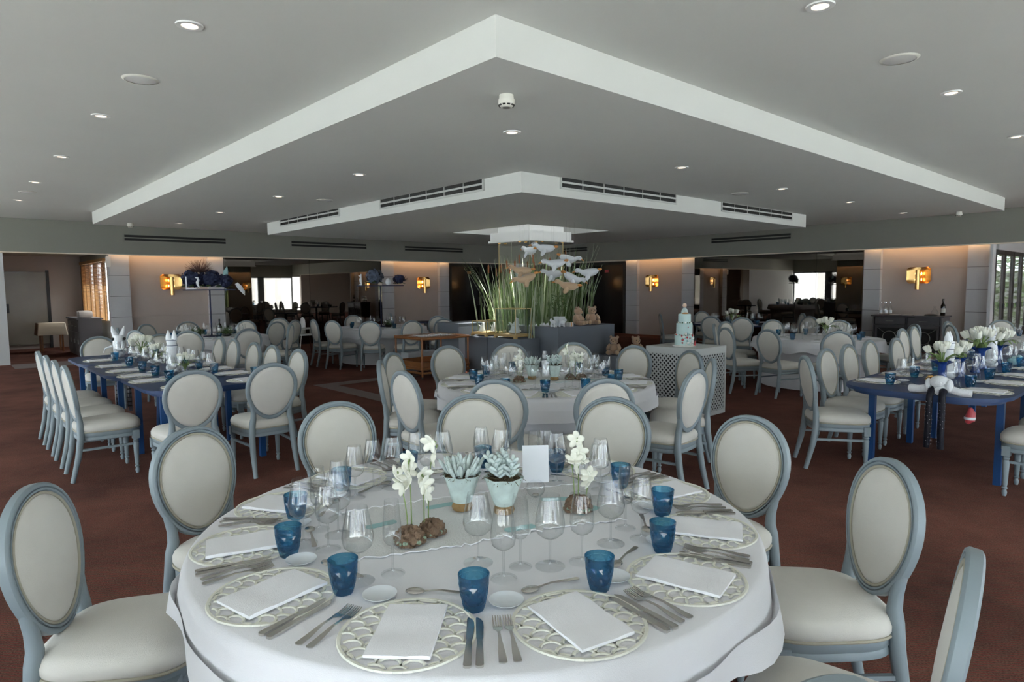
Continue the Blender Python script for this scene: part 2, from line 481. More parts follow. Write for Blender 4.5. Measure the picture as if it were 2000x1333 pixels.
# ---- glazed front walls behind the viewer (seen in the mirrors)
nw = 0
for side in ('L', 'R'):
    lo, hi = -4.0, (LW if side == 'L' else RW)
    def fb(a0, a1, d0, d1, z0, z1, m):
        return m.uvbox(a0, a1, VMIN - d1, VMIN - d0, z0, z1) if side == 'L' else m.uvbox(UMIN - d1, UMIN - d0, a0, a1, z0, z1)
    wm = MB(); fb(lo - .3, hi + .5, 0, .2, 2.33, Z3 + .12, wm); fb(lo - .3, hi + .5, 0, .2, 0, .25, wm)
    struct(wm.build('wall_front_' + ('left' if side == 'L' else 'right'), 'header', smooth=False))
    n = 10
    for k in range(n):
        nw += 1
        a, b = lo + (hi - lo) * k / n, lo + (hi - lo) * (k + 1) / n
        wn = struct(empty('window_%d' % nw), 'full height window in a dark frame')
        f = MB(); wd = .10 if k % 3 else .3
        fb(a, a + wd, .02, .14, .25, 2.33, f); fb(b - .06, b, .02, .14, .25, 2.33, f); fb(a, b, .02, .14, 2.25, 2.33, f); fb(a, b, .02, .14, .25, .32, f)
        f.build('window_frame', 'frame_dark', wn, False)
        p = MB(); fb(a + wd, b - .06, .07, .08, .32, 2.25, p); p.build('pane', 'pane', wn, False)

# ---- outside: terrace, white house, palms
struct(MB().uvbox(-30, 40, -30, 40, -.2, -.08).build('floor_terrace', 'terrace', smooth=False))
hs = thing('white_house', 'plain white house across the terrace', 'building', W(-13, 4), YAW)
MB().bx(-14, 16, -1, 0, -.08, 3.3).build('wall', 'outside_wall', hs, False)
for x in (-9, -3, 3, 9): MB().bx(x, x + .8, 0, .04, -.08, 2.6).build('shutter', 'sky_blue_paint', hs, False)
hs2 = thing('white_house', 'low white house with blue shutters beyond the left terrace', 'building', W(4, -13), YAW - pi / 2)
MB().bx(-16, 14, -1, 0, -.08, 3.3).build('wall', 'outside_wall', hs2, False)
for x in (-9, -3, 3, 9): MB().bx(x, x + .8, 0, .04, -.08, 2.6).build('shutter', 'sky_blue_paint', hs2, False)
def palm_bits(h, n, L, seed):
    r = random.Random(seed); t = MB(); t.tube([(0, 0, -.1), (.05, 0, h * .5), (0, .05, h)], [.12, .09, .08], 8)
    c = MB()
    for k in range(n):
        a = tau * k / n + r.uniform(-.2, .2); e = r.uniform(.1, 1.0)
        pts = []
        for i in range(7):
            q = i / 6; pts.append(Vector((cos(a) * L * q * cos(e * .6), sin(a) * L * q * cos(e * .6), h + L * (e * q - .9 * q * q))))
        c.tube(pts, [.012] * 7, 4)
        for i in range(1, 7):
            for s in (-1, 1):
                d = (pts[i] - pts[i - 1]).normalized(); sd = d.cross(Vector((0, 0, 1))).normalized() * s
                q = pts[i]; tip = q + sd * L * .3 + d * L * .18 - Vector((0, 0, L * .1))
                c.add([q, q - d * .05, tip], [(0, 1, 2)])
    return t, c
for i, (u, v, h, lb) in enumerate(((-7, 2, 2.2, 'feathery palm outside the right-hand windows, nearest the corner'), (-8, 8.5, 1.6, 'short feathery palm midway along the right-hand windows'), (1, -7, 2.0, 'feathery palm outside the left-hand windows, nearest the corner'), (8, -8, 1.7, 'short feathery palm midway along the left-hand windows'),
                                   (5.3, 20.0, 1.0, 'bushy palm outside the folding glass doors'))):
    t = thing('palm_tree', lb, 'palm', W(u, v), .3 * i, 'terrace palms')
    a, b = palm_bits(h, 12, 1.3, i); a.build('trunk', 'trunk', t); b.build('crown', 'palm', t, False)

# ---- left annex: ceiling, back wall, side wall with blind window
struct(MB().uvbox(LW + .5, 22.4, VMIN, 3.4, 2.56, 2.66).build('ceiling_annex_left', 'ceiling', smooth=False))
struct(MB().uvbox(22.2, 22.4, VMIN, 3.4, 0, 2.56).build('wall_annex_back', 'panel', smooth=False), 'shaded tan back wall of the left annex')
struct(MB().uvbox(LW + .5, 22.4, VMIN - .1, VMIN + .1, 0, 2.56).build('wall_annex_left', 'panel', smooth=False))
struct(MB().uvbox(UMIN - .1, UMIN + .1, RW + .5, 22.4, 0, 2.56).build('wall_annex_right', 'panel', smooth=False))
sw = MB().uvbox(18.14, 22.3, 3.25, 3.4, 0, .85).uvbox(18.14, 22.3, 3.25, 3.4, 2.3, 2.56).uvbox(21.5, 22.3, 3.25, 3.4, .85, 2.3)
struct(sw.build('wall_annex_side', 'header', smooth=False))
nw += 1
bw = struct(empty('window_%d' % nw), 'window of the left annex behind a wooden blind')
f = MB()
for a in (18.16, 19.25, 20.35, 21.44): f.uvbox(a, a + .06, 3.27, 3.36, .85, 2.3)
f.build('window_frame', 'frame_dark', bw, False)
MB().uvbox(18.2, 21.46, 3.31, 3.32, .85, 2.3).build('pane', 'pane', bw, False)
bl = thing('window_blind', 'wooden slatted blind glowing in the left annex window', 'blind')
sl = MB()
for k in range(42):
    z = .86 + k * .034
    sl.add([W(18.2, 3.15, z), W(21.45, 3.15, z), W(21.45, 3.175, z + .028), W(18.2, 3.175, z + .028)], [(0, 1, 2, 3)])
o = sl.build('slats', 'blind_wood', bl, False); o['kind'] = 'stuff'
for a in (18.3, 18.9, 19.5, 20.1, 20.7, 21.3): MB().uvbox(a, a + .05, 3.14, 3.145, .85, 2.3).build('tape', 'blind_wood', bl, False)
MB().uvbox(18.2, 21.45, 3.12, 3.2, 2.3, 2.37).build('head_rail', 'blind_wood', bl, False)
ndoor += 1
d = struct(empty('door_%d' % ndoor), 'wide satin glass sliding door in the left annex')
MB().uvbox(22.12, 22.16, .2, 2.42, .12, 2.12).build('glass_leaf', 'satin_glass', d, False)
MB().uvbox(22.05, 22.12, 1.5, 1.56, 1.0, 1.25).build('door_handle', 'black', d, False)
f = MB().uvbox(22.1, 22.18, 2.42, 2.49, 0, 2.16).uvbox(22.1, 22.18, .13, .2, 0, 2.16)
f.build('door_frame', 'frame_dark', d, False)
MB().uvbox(16.6, 17.6, 1.2, 3.2, 0, .006).build('threshold', 'stripe_light', fl, False)

# ---- right annex with folding glass doors
struct(MB().uvbox(UMIN, 3.6, RW + .5, 22.4, 2.56, 2.66).build('ceiling_annex_right', 'ceiling', smooth=False))
struct(MB().uvbox(UMIN, 3.6, 22.3, 22.5, 0, 2.56).build('wall_annex_end', 'panel', smooth=False))
f = MB().uvbox(3.5, 3.6, RW + .5, 22.3, 2.32, 2.56).uvbox(3.5, 3.6, 20.9, 22.3, 0, 2.32)
struct(f.build('wall_annex_return', 'whitewall', smooth=False))
struct(MB().uvbox(3.5, 3.56, RW + .0, RW + .26, 0, ZH).build('trim_%d' % (ntrim + 1), 'whitewall', smooth=False), 'white reveal beside the folding glass doors')
for k in range(4):
    ndoor += 1
    d = struct(empty('door_%d' % ndoor), 'dark framed folding glass door leaf')
    a, b = 17.3 + k * .88, 17.3 + (k + 1) * .88 - .02
    f = MB().uvbox(3.5, 3.56, a, a + .09, 0, 2.32).uvbox(3.5, 3.56, b - .09, b, 0, 2.32).uvbox(3.5, 3.56, a, b, 2.22, 2.32).uvbox(3.5, 3.56, a, b, 0, .5)
    f.build('door_frame', 'frame_dark', d, False)
    MB().uvbox(3.525, 3.535, a + .09, b - .09, .5, 2.22).build('pane', 'pane', d, False)
    MB().uvbox(3.46, 3.5, b - .06, b - .03, 1.0, 1.12).build('door_handle', 'black', d, False)
gw = thing('garden_wall', 'white garden wall beyond the folding glass doors', 'wall')
MB().uvbox(3.7, 14, 27, 27.2, -.1, 1.9).build('wall_body', 'outside_wall', gw, False)
MB().uvbox(3.7, 14, 26.95, 27.25, 1.9, 1.98).build('coping', 'terrace', gw, False)
hedge = MB(); r = random.Random(4)
for k in range(2600):
    u, v, z = r.uniform(3.8, 9.5), r.uniform(24.6, 26.5), r.uniform(0, 2.9)
    p = W(u, v, z); a = r.uniform(0, tau); q = Vector((cos(a), sin(a), r.uniform(-.6, .6))) * .16; s2 = Vector((-q.y, q.x, .05)) * .5
    hedge.add([p - q, p + s2, p + q, p - s2], [(0, 1, 2, 3)])
tag(hedge.build('hedge', 'palm', smooth=False), 'leafy green hedge beyond the folding glass doors', 'hedge', kind='stuff')

# ---- vents, detectors, ceiling lamps, speakers
def hit(px, py, axis, val):
    a, b = px - 1000, py - 666.5
    c, s = cos(ROL), sin(ROL); a, b = a * c + b * s, -a * s + b * c
    d = Vector((a, FPX * cos(PIT) - b * sin(PIT), -b * cos(PIT) - FPX * sin(PIT)))
    u, v = uvof(d.x, d.y); t = val / (u if axis == 'u' else v)
    return (v * t if axis == 'u' else u * t), CAM_H + d.z * t
def vent(axis, val, p0, p1, hgt, label, dark):
    a0, z0 = hit(*p0, axis, val); a1, z1 = hit(*p1, axis, val)
    a0, a1 = min(a0, a1), max(a0, a1); zc = (z0 + z1) / 2
    t = thing('air_vent', label, 'vent', group=None)
    def bxx(m, x0, x1, d0, d1, za, zb): return m.uvbox(val - d1, val - d0, x0, x1, za, zb) if axis == 'u' else m.uvbox(x0, x1, val - d1, val - d0, za, zb)
    f = MB(); h = hgt / 2; bar = hgt * .14
    for z in (zc - h, zc - bar / 2, zc + h - bar): bxx(f, a0, a1, .0, .014, z, z + bar)
    for x in (a0, a1 - .03): bxx(f, x, x + .03, .0, .014, zc - h, zc + h)
    f.build('frame', 'header' if dark else 'vent', t, False)
    for z in (zc - h + bar, zc + bar / 2):
        m = MB(); bxx(m, a0 + .02, a1 - .02, .001, .005, z, z + h - bar * 1.5); m.build('slot', 'ventblack', t, False)
        for k in range(1, 6):
            x = a0 + (a1 - a0) * k / 6; m = MB(); bxx(m, x - .006, x + .006, .005, .010, z, z + h - bar * 1.5)
            if not dark: m.build('divider', 'vent', t, False)
vent('u', LW, (240, 465), (443, 471), .19, 'long slot vent in the left header, nearest the annex', True)
vent('u', LW, (567, 476), (717, 482), .19, 'slot vent in the left header above the first mirror', True)
vent('u', LW, (789, 486), (905, 489), .19, 'short-looking slot vent in the left header near the reeds', True)
vent('v', RW, (1388, 470), (1547, 462), .19, 'slot vent in the right header above the cake side mirror', True)
vent('v', RW, (1095, 490), (1149, 486), .19, 'slot vent in the right header behind the hanging geese', True)
vent('v', V2, (547, 434), (664, 413), .17, 'white slot vent on the left face of the inner ceiling drop, farther one', False)
vent('v', V2, (742, 397), (946, 361), .17, 'white slot vent on the left face of the inner ceiling drop, nearer one', False)
vent('u', U2, (1093, 356), (1321, 388), .17, 'white slot vent on the right face of the inner ceiling drop, nearer one', False)
vent('u', U2, (1408, 404), (1547, 422), .17, 'white slot vent on the right face of the inner ceiling drop, farther one', False)

def mk_down():
    t = empty('ceiling_spotlight')
    MB().lathe([(.045, -.001), (.048, -.008), (.075, -.008), (.078, 0)], 20, caps=False).build('trim_ring', 'plastic_white', t)
    MB().lathe([(.0, -.003), (.046, -.003)], 20, caps=False).build('lens', 'lamp_warm', t)
    return t
side_word = lambda x: 'left' if x < 900 else ('right' if x > 1100 else 'middle')
for i, (x, y, z, wd) in enumerate(((370, 49, Z3, 'top left, biggest on that side'), (197, 226, Z3, 'left edge, second nearest'), (120, 306, Z3, 'left edge, third nearest'), (69, 356, Z3, 'left edge, fourth nearest'), (36, 391, Z3, 'left edge, farthest'),
     (1602, 11, Z3, 'right at the top edge of view'), (1858, 181, Z3, 'right side, second nearest'), (1985, 267, Z3, 'far right edge'),
     (1000, 258, Z2, 'middle below the smoke detector'), (702, 341, Z2, 'left of the inner drop, nearest'), (544, 384, Z2, 'left of the inner drop, second'), (430, 415, Z2, 'left of the inner drop, third'), (350, 436, Z2, 'left of the inner drop, farthest'),
     (1331, 327, Z2, 'right of the inner drop, nearest'), (1527, 369, Z2, 'right of the inner drop, second'), (1659, 395, Z2, 'right of the inner drop, third'), (1763, 416, Z2, 'right of the inner drop, farthest'))):
    p = P(x, y, z)
    place('down', mk_down, p, 0, 'recessed ceiling spotlight, ' + wd, 'spotlight', 'recessed ceiling spotlights')
def mk_spk():
    t = empty('ceiling_speaker')
    MB().lathe([(.0, -.012), (.08, -.011), (.105, -.006)], 24, caps=False).build('grille', 'plastic_white', t)
    MB().lathe([(.105, -.010), (.12, -.006), (.125, 0)], 24, caps=False).build('rim', 'detector', t)
    return t
for x, y, z, wd in ((274, 155, Z3, 'white ceiling speaker disc at upper left'), (1757, 115, Z3, 'white ceiling speaker disc at upper right'), (634, 391, Z2, 'ceiling speaker disc left of the inner drop'), (1445, 378, Z2, 'ceiling speaker disc right of the inner drop'), (54, 375, Z3, 'ceiling speaker disc at the far left edge')):
    place('spk', mk_spk, P(x, y, z), 0, wd, 'speaker', 'ceiling speakers')
def mk_det():
    t = empty('smoke_detector')
    MB().lathe([(.05, 0), (.052, -.03), (.057, -.032), (.057, -.06), (.048, -.075), (.035, -.085), (0, -.085)], 24, caps=False).build('housing', 'detector', t)
    for k in range(10):
        a = tau * k / 10; M = Matrix.Rotation(a, 3, 'Z')
        MB().box(*(M @ Vector((.05, 0, -.071))), .012, .02, .009, M).build('opening', 'ventblack', t, False)
    MB().lathe([(0, -.0865), (.03, -.0865)], 20, caps=False).build('cap', 'metal_grey', t)
    return t
for x, y, wd in ((989, 186, 'white smoke detector hanging in the middle of the ceiling'), (254, 436, 'small smoke detector at the far left of the outer drop'), (1873, 414, 'small smoke detector at the far right of the outer drop')):
    place('det', mk_det, P(x, y, Z2), 0, wd, 'smoke detector', 'smoke detectors')

# ---- skylight recess over the reeds
sk = thing('skylight', 'glowing square skylight with white slats above the reeds', 'skylight', W((SK[0] + SK[1]) / 2, (SK[2] + SK[3]) / 2, 3.13), YAW)
hx, hy = (SK[3] - SK[2]) / 2, (SK[1] - SK[0]) / 2
MB().bx(-hx, hx, -hy, hy, .0, .02).build('light_panel', 'skylight', sk, False)
for k in range(22):
    x = -hx + (k + .5) * 2 * hx / 22
    MB().bx(x - .006, x + .006, -hy, hy, -.18, -.01).build('slat', 'plastic_white', sk, False)
for k in range(3):
    y = -hy + (k + 1) * 2 * hy / 4
    MB().bx(-hx, hx, y - .012, y + .012, -.19, -.01).build('crossbar', 'plastic_white', sk, False)
cl = thing('mirror_column', 'square mirror-clad column with a white lit capital rising through the reeds', 'column', W(9.4, 8.95), YAW)
MB().bx(-.45, .45, -.45, .45, .0, 2.46).build('shaft', 'columnmirror', cl, False)
for sx in (-1, 1):
    for sy in (-1, 1): MB().box(sx * .451, sy * .451, 1.23, .012, .012, 2.46).build('corner_bead', 'brass_frame', cl, False)
MB().bx(-.6, .6, -.6, .6, 2.46, 2.50).bx(-.57, .57, -.57, .57, 2.50, 2.66).build('capital', 'plastic_white', cl, False)
MB().bx(-.46, .46, -.46, .46, 2.66, 3.0).build('neck', 'plastic_white', cl, False)

# ---- brass wall lamps
def mk_sconce():
    t = empty('wall_lamp')
    # local: x along wall, -y into the room, z up ; origin at plate centre on wall
    m = MB(); rs = []
    n = 24
    for side in (0, .006):
        for j in range(9):
            z = -.19 + .38 * j / 8
            cut = max(0, abs(z) - .13); wx = .25 - (.06 - math.sqrt(max(0, .06 ** 2 - cut ** 2)))
            rs.append([(wx * (2 * i / n - 1), -.05 - .07 * (1 - (abs(2 * i / n - 1)) ** 2 * 1.0) * 0 - .06 * abs(2 * i / n - 1) ** 2 + side, z) for i in range(n + 1)])
    vs = [p for r in rs for p in r]; k = n + 1
    fs = [(j * k + i, j * k + i + 1, (j + 1) * k + i + 1, (j + 1) * k + i) for j in range(8) for i in range(n)]
    fs += [tuple(x + 9 * k for x in f)[::-1] for f in fs]
    m.add(vs, fs); m.build('shade', 'brass', t)
    tb = MB(); tb.lathe([(.048, -.33), (.05, -.33), (.05, .12), (.048, .12)], 20, (0, -.17, 0), caps=True); tb.build('tube', 'brass', t)
    MB().box(0, -.03, 0, .1, .06, .2).build('bracket', 'brass', t, False)
    for sx in (-1, 1):
        for z in (-.10, .04):
            MB().ell((sx * .062, -.11, z), (.012, .012, .03), 8, 6).build('bulb', 'bulb', t)
    return t
for axis, px, py, lb in (('u', 332, 551, 'brass wall lamp beside the left tray stand'), ('u', 824, 553, 'brass wall lamp left of the reeds'), ('v', 1277, 549, 'brass wall lamp right of the reeds'), ('v', 1797, 538, 'brass wall lamp above the dark sideboard')):
    val = (LW if axis == 'u' else RW) + .33
    a, z = hit(px, py, axis, val)
    loc = W(val, a, z) if axis == 'u' else W(a, val, z)
    rz = YAW if axis == 'u' else YAW - pi / 2
    o = place('sconce', mk_sconce, loc, rz, lb, 'wall lamp', 'brass wall lamps')
    l = bpy.data.lights.new('lamp_glow', 'POINT'); l.energy = 1.6; l.color = (1, .6, .28); l.shadow_soft_size = .06
    lo = bpy.data.objects.new('lamp_glow', l); COL.objects.link(lo); lo.parent = o; lo.location = (0, -.115, .02)

# ================================================================ CHAIRS
def egg(t, a, h): return a * sin(t) * (1 + .13 * cos(t)), h * cos(t)
BT = math.radians(8.5)
def bp(x, s, n):
    """back plane: x sideways, s up the back, n towards the front"""
    return Vector((x, -.205 - s * sin(BT) + n * cos(BT), .475 + s * cos(BT) + n * sin(BT)))
def mk_chair():
    c = empty('dining_chair')
    A, Hh, SC = .202, .230, .252
    n = 44
    prof = [(.018, .013), (.013, .020), (.007, .021), (.004, .020), (.003, .011), (-.001, .011), (-.002, .020), (-.008, .019), (-.011, .013), (-.014, .002), (-.014, -.010), (-.005, -.016), (.010, -.018), (.018, -.012)]
    rs = []
    for (o, d) in prof:
        ring = []
        for k in range(n):
            x, s = egg(tau * k / n, A + o, Hh + o); ring.append(bp(x, SC + s, d))
        rs.append(ring)
    rs.append(rs[0])
    MB().rings(rs, False, False).build('back_frame', 'paint', c, angle=50)
    m = MB(); fr = []
    for q, d in ((1, .000), (.97, .011), (.88, .019), (.65, .025), (.35, .028), (.02, .029)):
        fr.append([bp(*[(lambda e: (e[0], SC + e[1]))(egg(tau * k / n, (A - .012) * q, (Hh - .012) * q))][0], d) for k in range(n)])
    m.rings(fr, False, True)
    bk = []
    for q, d in ((1, .0), (.97, -.012), (.85, -.020), (.5, -.026), (.02, -.028)):
        bk.append([bp(*[(lambda e: (e[0], SC + e[1]))(egg(tau * k / n, (A - .012) * q, (Hh - .012) * q))][0], d) for k in range(n)])
    m.rings(bk[::-1], True, False)
    bc = m.build('backrest', 'cushion', c, angle=80)
    pts = [bp(*[(lambda e: (e[0], SC + e[1]))(egg(tau * k / n, A - .017, Hh - .017))][0], .015) for k in range(n + 1)]
    MB().tube(pts, .0055, 6, False).build('piping', 'piping', bc)
    # seat
    def outline(sc, z, k=40):
        r = []
        for i in range(k):
            a = tau * i / k; cx, sy = cos(a), sin(a)
            y = .235 * (abs(sy) ** .55) * (1 if sy > 0 else -1)
            wx = .225 + .075 * (y + .0)
            x = wx * (abs(cx) ** .55) * (1 if cx > 0 else -1)
            if y > 0: y += .012 * (1 - (x / .24) ** 2)
            r.append((x * sc, y * sc, z))
        return r
    st = MB().rings([outline(.985, .405), outline(1.02, .425), outline(1.02, .445), outline(.98, .466), outline(.88, .482), outline(.6, .494), outline(.25, .498), outline(.02, .499)]).build('seat', 'cushion', c, angle=80)
    MB().tube([Vector(p) for p in outline(1.005, .408)] + [Vector(outline(1.005, .408)[0])], .006, 6, False).build('piping', 'piping', st)
    MB().rings([outline(.96, .335), outline(.985, .34), outline(.985, .36), outline(.965, .366), outline(.985, .372), outline(.985, .395), outline(.97, .405)]).build('seat_rail', 'paint', c, angle=40)
    for s in (-1, 1):
        q = [bp(s * .176, .185, .0), bp(s * .168, .13, .0), bp(s * .156, .075, -.001), bp(s * .157, .02, -.003), Vector((s * .168, -.212, .45)), Vector((s * .176, -.215, .36)), Vector((s * .180, -.24, .2)), Vector((s * .184, -.29, 0))]
        MB().tube(q, [.012, .018, .022, .025, .027, .027, .024, .018], 8, rot=pi / 8).build('leg', 'paint', c, True, angle=60)
        l = MB().box(s * .200, .185, .345, .052, .052, .075)
        l.lathe([(.012, 0), (.015, .012), (.018, .03), (.012, .05), (.020, .062), (.013, .072), (.017, .09), (.024, .265), (.018, .275), (.025, .287), (.018, .297), (.024, .31)], 12, (s * .200, .185, 0))
        l.build('leg', 'paint', c, angle=35)
        MB().tube([(s * .199, .185, .262), (s * .178, -.228, .262)], .013, 4, rot=pi / 4).build('stretcher', 'paint', c, False)
    return c
G_CH = 'oval-back upholstered dining chairs'
def chair(px, py, tgt, label, push=0., pos=None, dirv=None):
    top = Vector(pos).to_3d() if pos is not None else P(px, py, .97)
    d = Vector(dirv).to_2d() if dirv is not None else (Vector(tgt).to_2d() - top.to_2d())
    d.normalize()
    loc = top.to_2d() + d * (.275 + push)
    CHAIRS.append([loc, d, label])
CHAIRS = []
FOOT = [(x, y) for x in (-.25, -.12, 0, .12, .25) for y in (.26, .12, -.1, -.33)]
def settle_chairs():
    for it in range(60):
        for c in CHAIRS:        # every point of the footprint stays outside the hanging cloth
            rt = Vector((c[1].y, -c[1].x))
            for T, rad in CLR:
                dm = min((c[0] + rt * x + c[1] * y - T).length for x, y in FOOT)
                if dm < rad - .045: c[0] += (c[0] - T).normalized() * (rad - .045 - dm + .002)
        for i, a in enumerate(CHAIRS):
            for b in CHAIRS[i + 1:]:
                q = b[0] - a[0]
                if q.length > .8: continue
                # separation of the two footprints, treated as oriented boxes
                best = None
                for ax in (a[1], Vector((a[1].y, -a[1].x)), b[1], Vector((b[1].y, -b[1].x))):
                    pr = [[(c[0] + Vector((c[1].y, -c[1].x)) * x + c[1] * y).dot(ax) for x, y in FOOT] for c in (a, b)]
                    ov = min(max(pr[0]), max(pr[1])) - max(min(pr[0]), min(pr[1]))
                    if best is None or ov < best[0]: best = (ov, ax if q.dot(ax) > 0 else -ax)
                if best[0] > 0:
                    a[0] -= best[1] * (best[0] / 2 + .001); b[0] += best[1] * (best[0] / 2 + .001)
    for loc, d, label in CHAIRS: place('chair', mk_chair, (loc.x, loc.y, 0), face(d), label, 'chair', G_CH)
T1 = Vector((-.123, 2.318)); T2 = Vector((.30, 5.80)); T3 = Vector((4.85, 10.25)); T4 = Vector((4.95, 14.3)); T5 = Vector((8.1, 9.55))
B1 = Vector((-5.4, 11.6)); B2 = Vector((-2.85, 14.1)); B3 = Vector((-2.15, 16.2))
CLR = [(T1, .98), (T2, .965), (T3, .95), (T4, .95), (T5, .95), (B1, .95), (B2, .98), (B3, .38)]
NB = 'pale blue oval-back chair '
for px, py, lb in ((80, 948, 'at the left side of the nearest table, whole seat in view'), (368, 835, 'at the left rear of the nearest table'), (655, 784, 'at the back of the nearest table, left of the three'),
                   (925, 769, 'at the back of the nearest table, middle of the three'), (1200, 775, 'at the back of the nearest table, right of the three'), (1472, 812, 'at the right rear of the nearest table'),
                   (1745, 898, 'at the right side of the nearest table, whole seat in view'), (1905, 1082, 'cut off by the lower right edge, seen from its side'), (1535, 1296, 'at the bottom edge, only its top rail showing')):
    chair(px, py, T1, NB + lb)
chair(0, 0, T1, NB + 'in the lower left corner, mostly out of view', pos=(-1.2, 1.30))
for px, py, lb in ((875, 675, 'behind the middle round table, leftmost of the four'), (998, 670, 'behind the middle round table, second from left'), (1118, 669, 'behind the middle round table, third from left'), (1239, 675, 'behind the middle round table, rightmost of the four'),
                   (972, 740, 'in front of the middle round table, left one'), (1177, 738, 'in front of the middle round table, right one'), (764, 689, 'left of the middle round table, farthest of three'), (742, 703, 'left of the middle round table, turned edge-on'),
                   (790, 724, 'left of the middle round table, nearest of three'), (1346, 684, 'right of the middle round table, farthest of three'), (1388, 699, 'right of the middle round table, turned edge-on'), (1360, 721, 'right of the middle round table, nearest of three')):
    chair(px, py, T2, NB + lb)
# left blue table
for u, lb in ((6.55, 'nearest'), (7.15, 'second nearest'), (7.73, 'third nearest'), (8.35, 'farthest')):
    chair(0, 0, 0, NB + 'in the outer row of the left blue table, ' + lb, pos=W(u, .80).to_2d(), dirv=DV.to_2d())
for u, lb in ((6.5, 'nearest'), (7.2, 'second nearest'), (7.75, 'third nearest'), (8.45, 'fourth'), (8.98, 'farthest')):
    chair(0, 0, 0, NB + 'in the inner row of the left blue table, ' + lb, pos=W(u, 2.84).to_2d(), dirv=-DV.to_2d())
for px, py, lb, s in ((377, 723, 'at the near end of the left blue table, left one', 1), (532, 709, 'at the near end of the left blue table, right one', 1), (191, 657, 'at the far end of the left blue table, left one', -1), (312, 652, 'at the far end of the left blue table, right one', -1)):
    chair(px, py, 0, NB + lb, dirv=(DU * s).to_2d())
# right blue table
chair(1586, 695, 0, NB + 'at the near corner of the right blue table, seen edge-on', dirv=(.975, -.17), push=-.06)
for px, py, lb in ((1612, 680, 'second from the near corner'), (1655, 672, 'third from the near corner'), (1697, 664, 'fourth from the near corner'), (1748, 660, 'fifth from the near corner'), (1761, 642, 'sixth, in front of the sideboard'), (1788, 638, 'seventh, edge-on before the sideboard')):
    chair(px, py, 0, NB + 'along the right blue table, ' + lb, dirv=-(DU * 1.0 + DV * .0).to_2d())
for v, lb in ((6.15, 'nearest'), (6.78, 'second'), (7.4, 'third')):
    chair(0, 0, 0, NB + 'at the right edge of view by the blue table, ' + lb, pos=W(.61, v - .03).to_2d(), dirv=DU.to_2d())
# clothed table on the right, dark table behind it, table at the right edge
for px, py, lb, dv in ((1498, 643, 'left of the right clothed table, nearest, cushion wide open', (.91, .41)), (1420, 640, 'left of the right clothed table, second nearest', (.95, .2)), (1395, 632, 'left of the right clothed table, edge-on behind the cake', (.9, -.35)), (1452, 629, 'left of the right clothed table, farthest, facing forward', (.55, -.8)),
                       (1636, 646.6, 'in front of the right clothed table, back turned', (.15, 1)), (1526, 626, 'behind the right clothed table, left one', (.1, -1)), (1582, 617.5, 'behind the right clothed table, turned sideways', (-.85, -.4)), (1624, 627, 'behind the right clothed table, right one', (-.4, -.9)), (1722, 633, 'right of the clothed table before the dark sideboard', (-.9, .1))):
    chair(px, py, 0, NB + lb, dirv=dv)
for px, py, lb in ((1289, 613, 'left of the far right dark table below the lamp'), (1391, 618, 'in front of the far right dark table, left one'), (1447, 620, 'in front of the far right dark table, right one'), (1385, 609, 'behind the far right dark table, left one'), (1533, 612, 'behind the far right dark table by the mirror')):
    chair(px, py, T4, NB + lb)
for px, py, lb in ((1891, 629, 'behind the table at the right edge, left one'), (1862, 634, 'beside the sideboard end, edge-on'), (1911, 641, 'in front of the table at the right edge'), (1980, 627, 'behind the table at the right edge, before the glass doors')):
    chair(px, py, T5, NB + lb, push=-.25 if px == 1980 else 0)
# far left tables
for px, py, lb, dv in ((238, 640, 'at the far left tray-stand table, edge-on by the pilaster', None), (264, 645, 'at the far left tray-stand table, pale back behind the flowers', None), (284, 633, 'at the far left tray-stand table, dark front against the wall', None), (367, 646, 'in front of the far left tray-stand table, left one', None),
                       (485, 642, 'in front of the far left tray-stand table, right one', None), (366, 628, 'behind the far left tray-stand table below the lamp', None), (467, 628, 'behind the far left tray-stand table by the mirror', None), (537, 628, 'right of the far left tray-stand table, pale back', (-.6, .35)), (563, 633, 'right of the far left tray-stand table, dark inner back', (-.9, -.1)),
                       (575, 625, 'standing alone beside the white high chair', (-1, .3)), (545, 621, 'behind the tray-stand table, half hidden by another chair', (.3, -.9))):
    chair(px, py, B1, NB + lb, dirv=dv)
for px, py, lb in ((612, 624, 'left of the second tray-stand table, edge-on'), (648, 626, 'left front of the second tray-stand table'), (722, 627, 'in front of the second tray-stand table, back turned'), (805, 626, 'right front of the second tray-stand table')):
    chair(px, py, B2, NB + lb)
chair(0, 0, B2, NB + 'behind the second tray-stand table before the mirror', pos=(-3.75, 15.25))
chair(0, 0, B3, NB + 'left of the small dark table under the lamp', pos=(-2.95, 16.0))
for px, py, lb in ((855, 617, 'right of the small dark table, rear one'), (867, 622, 'right of the small dark table, front one')):
    chair(px, py, B3, NB + lb)
settle_chairs()

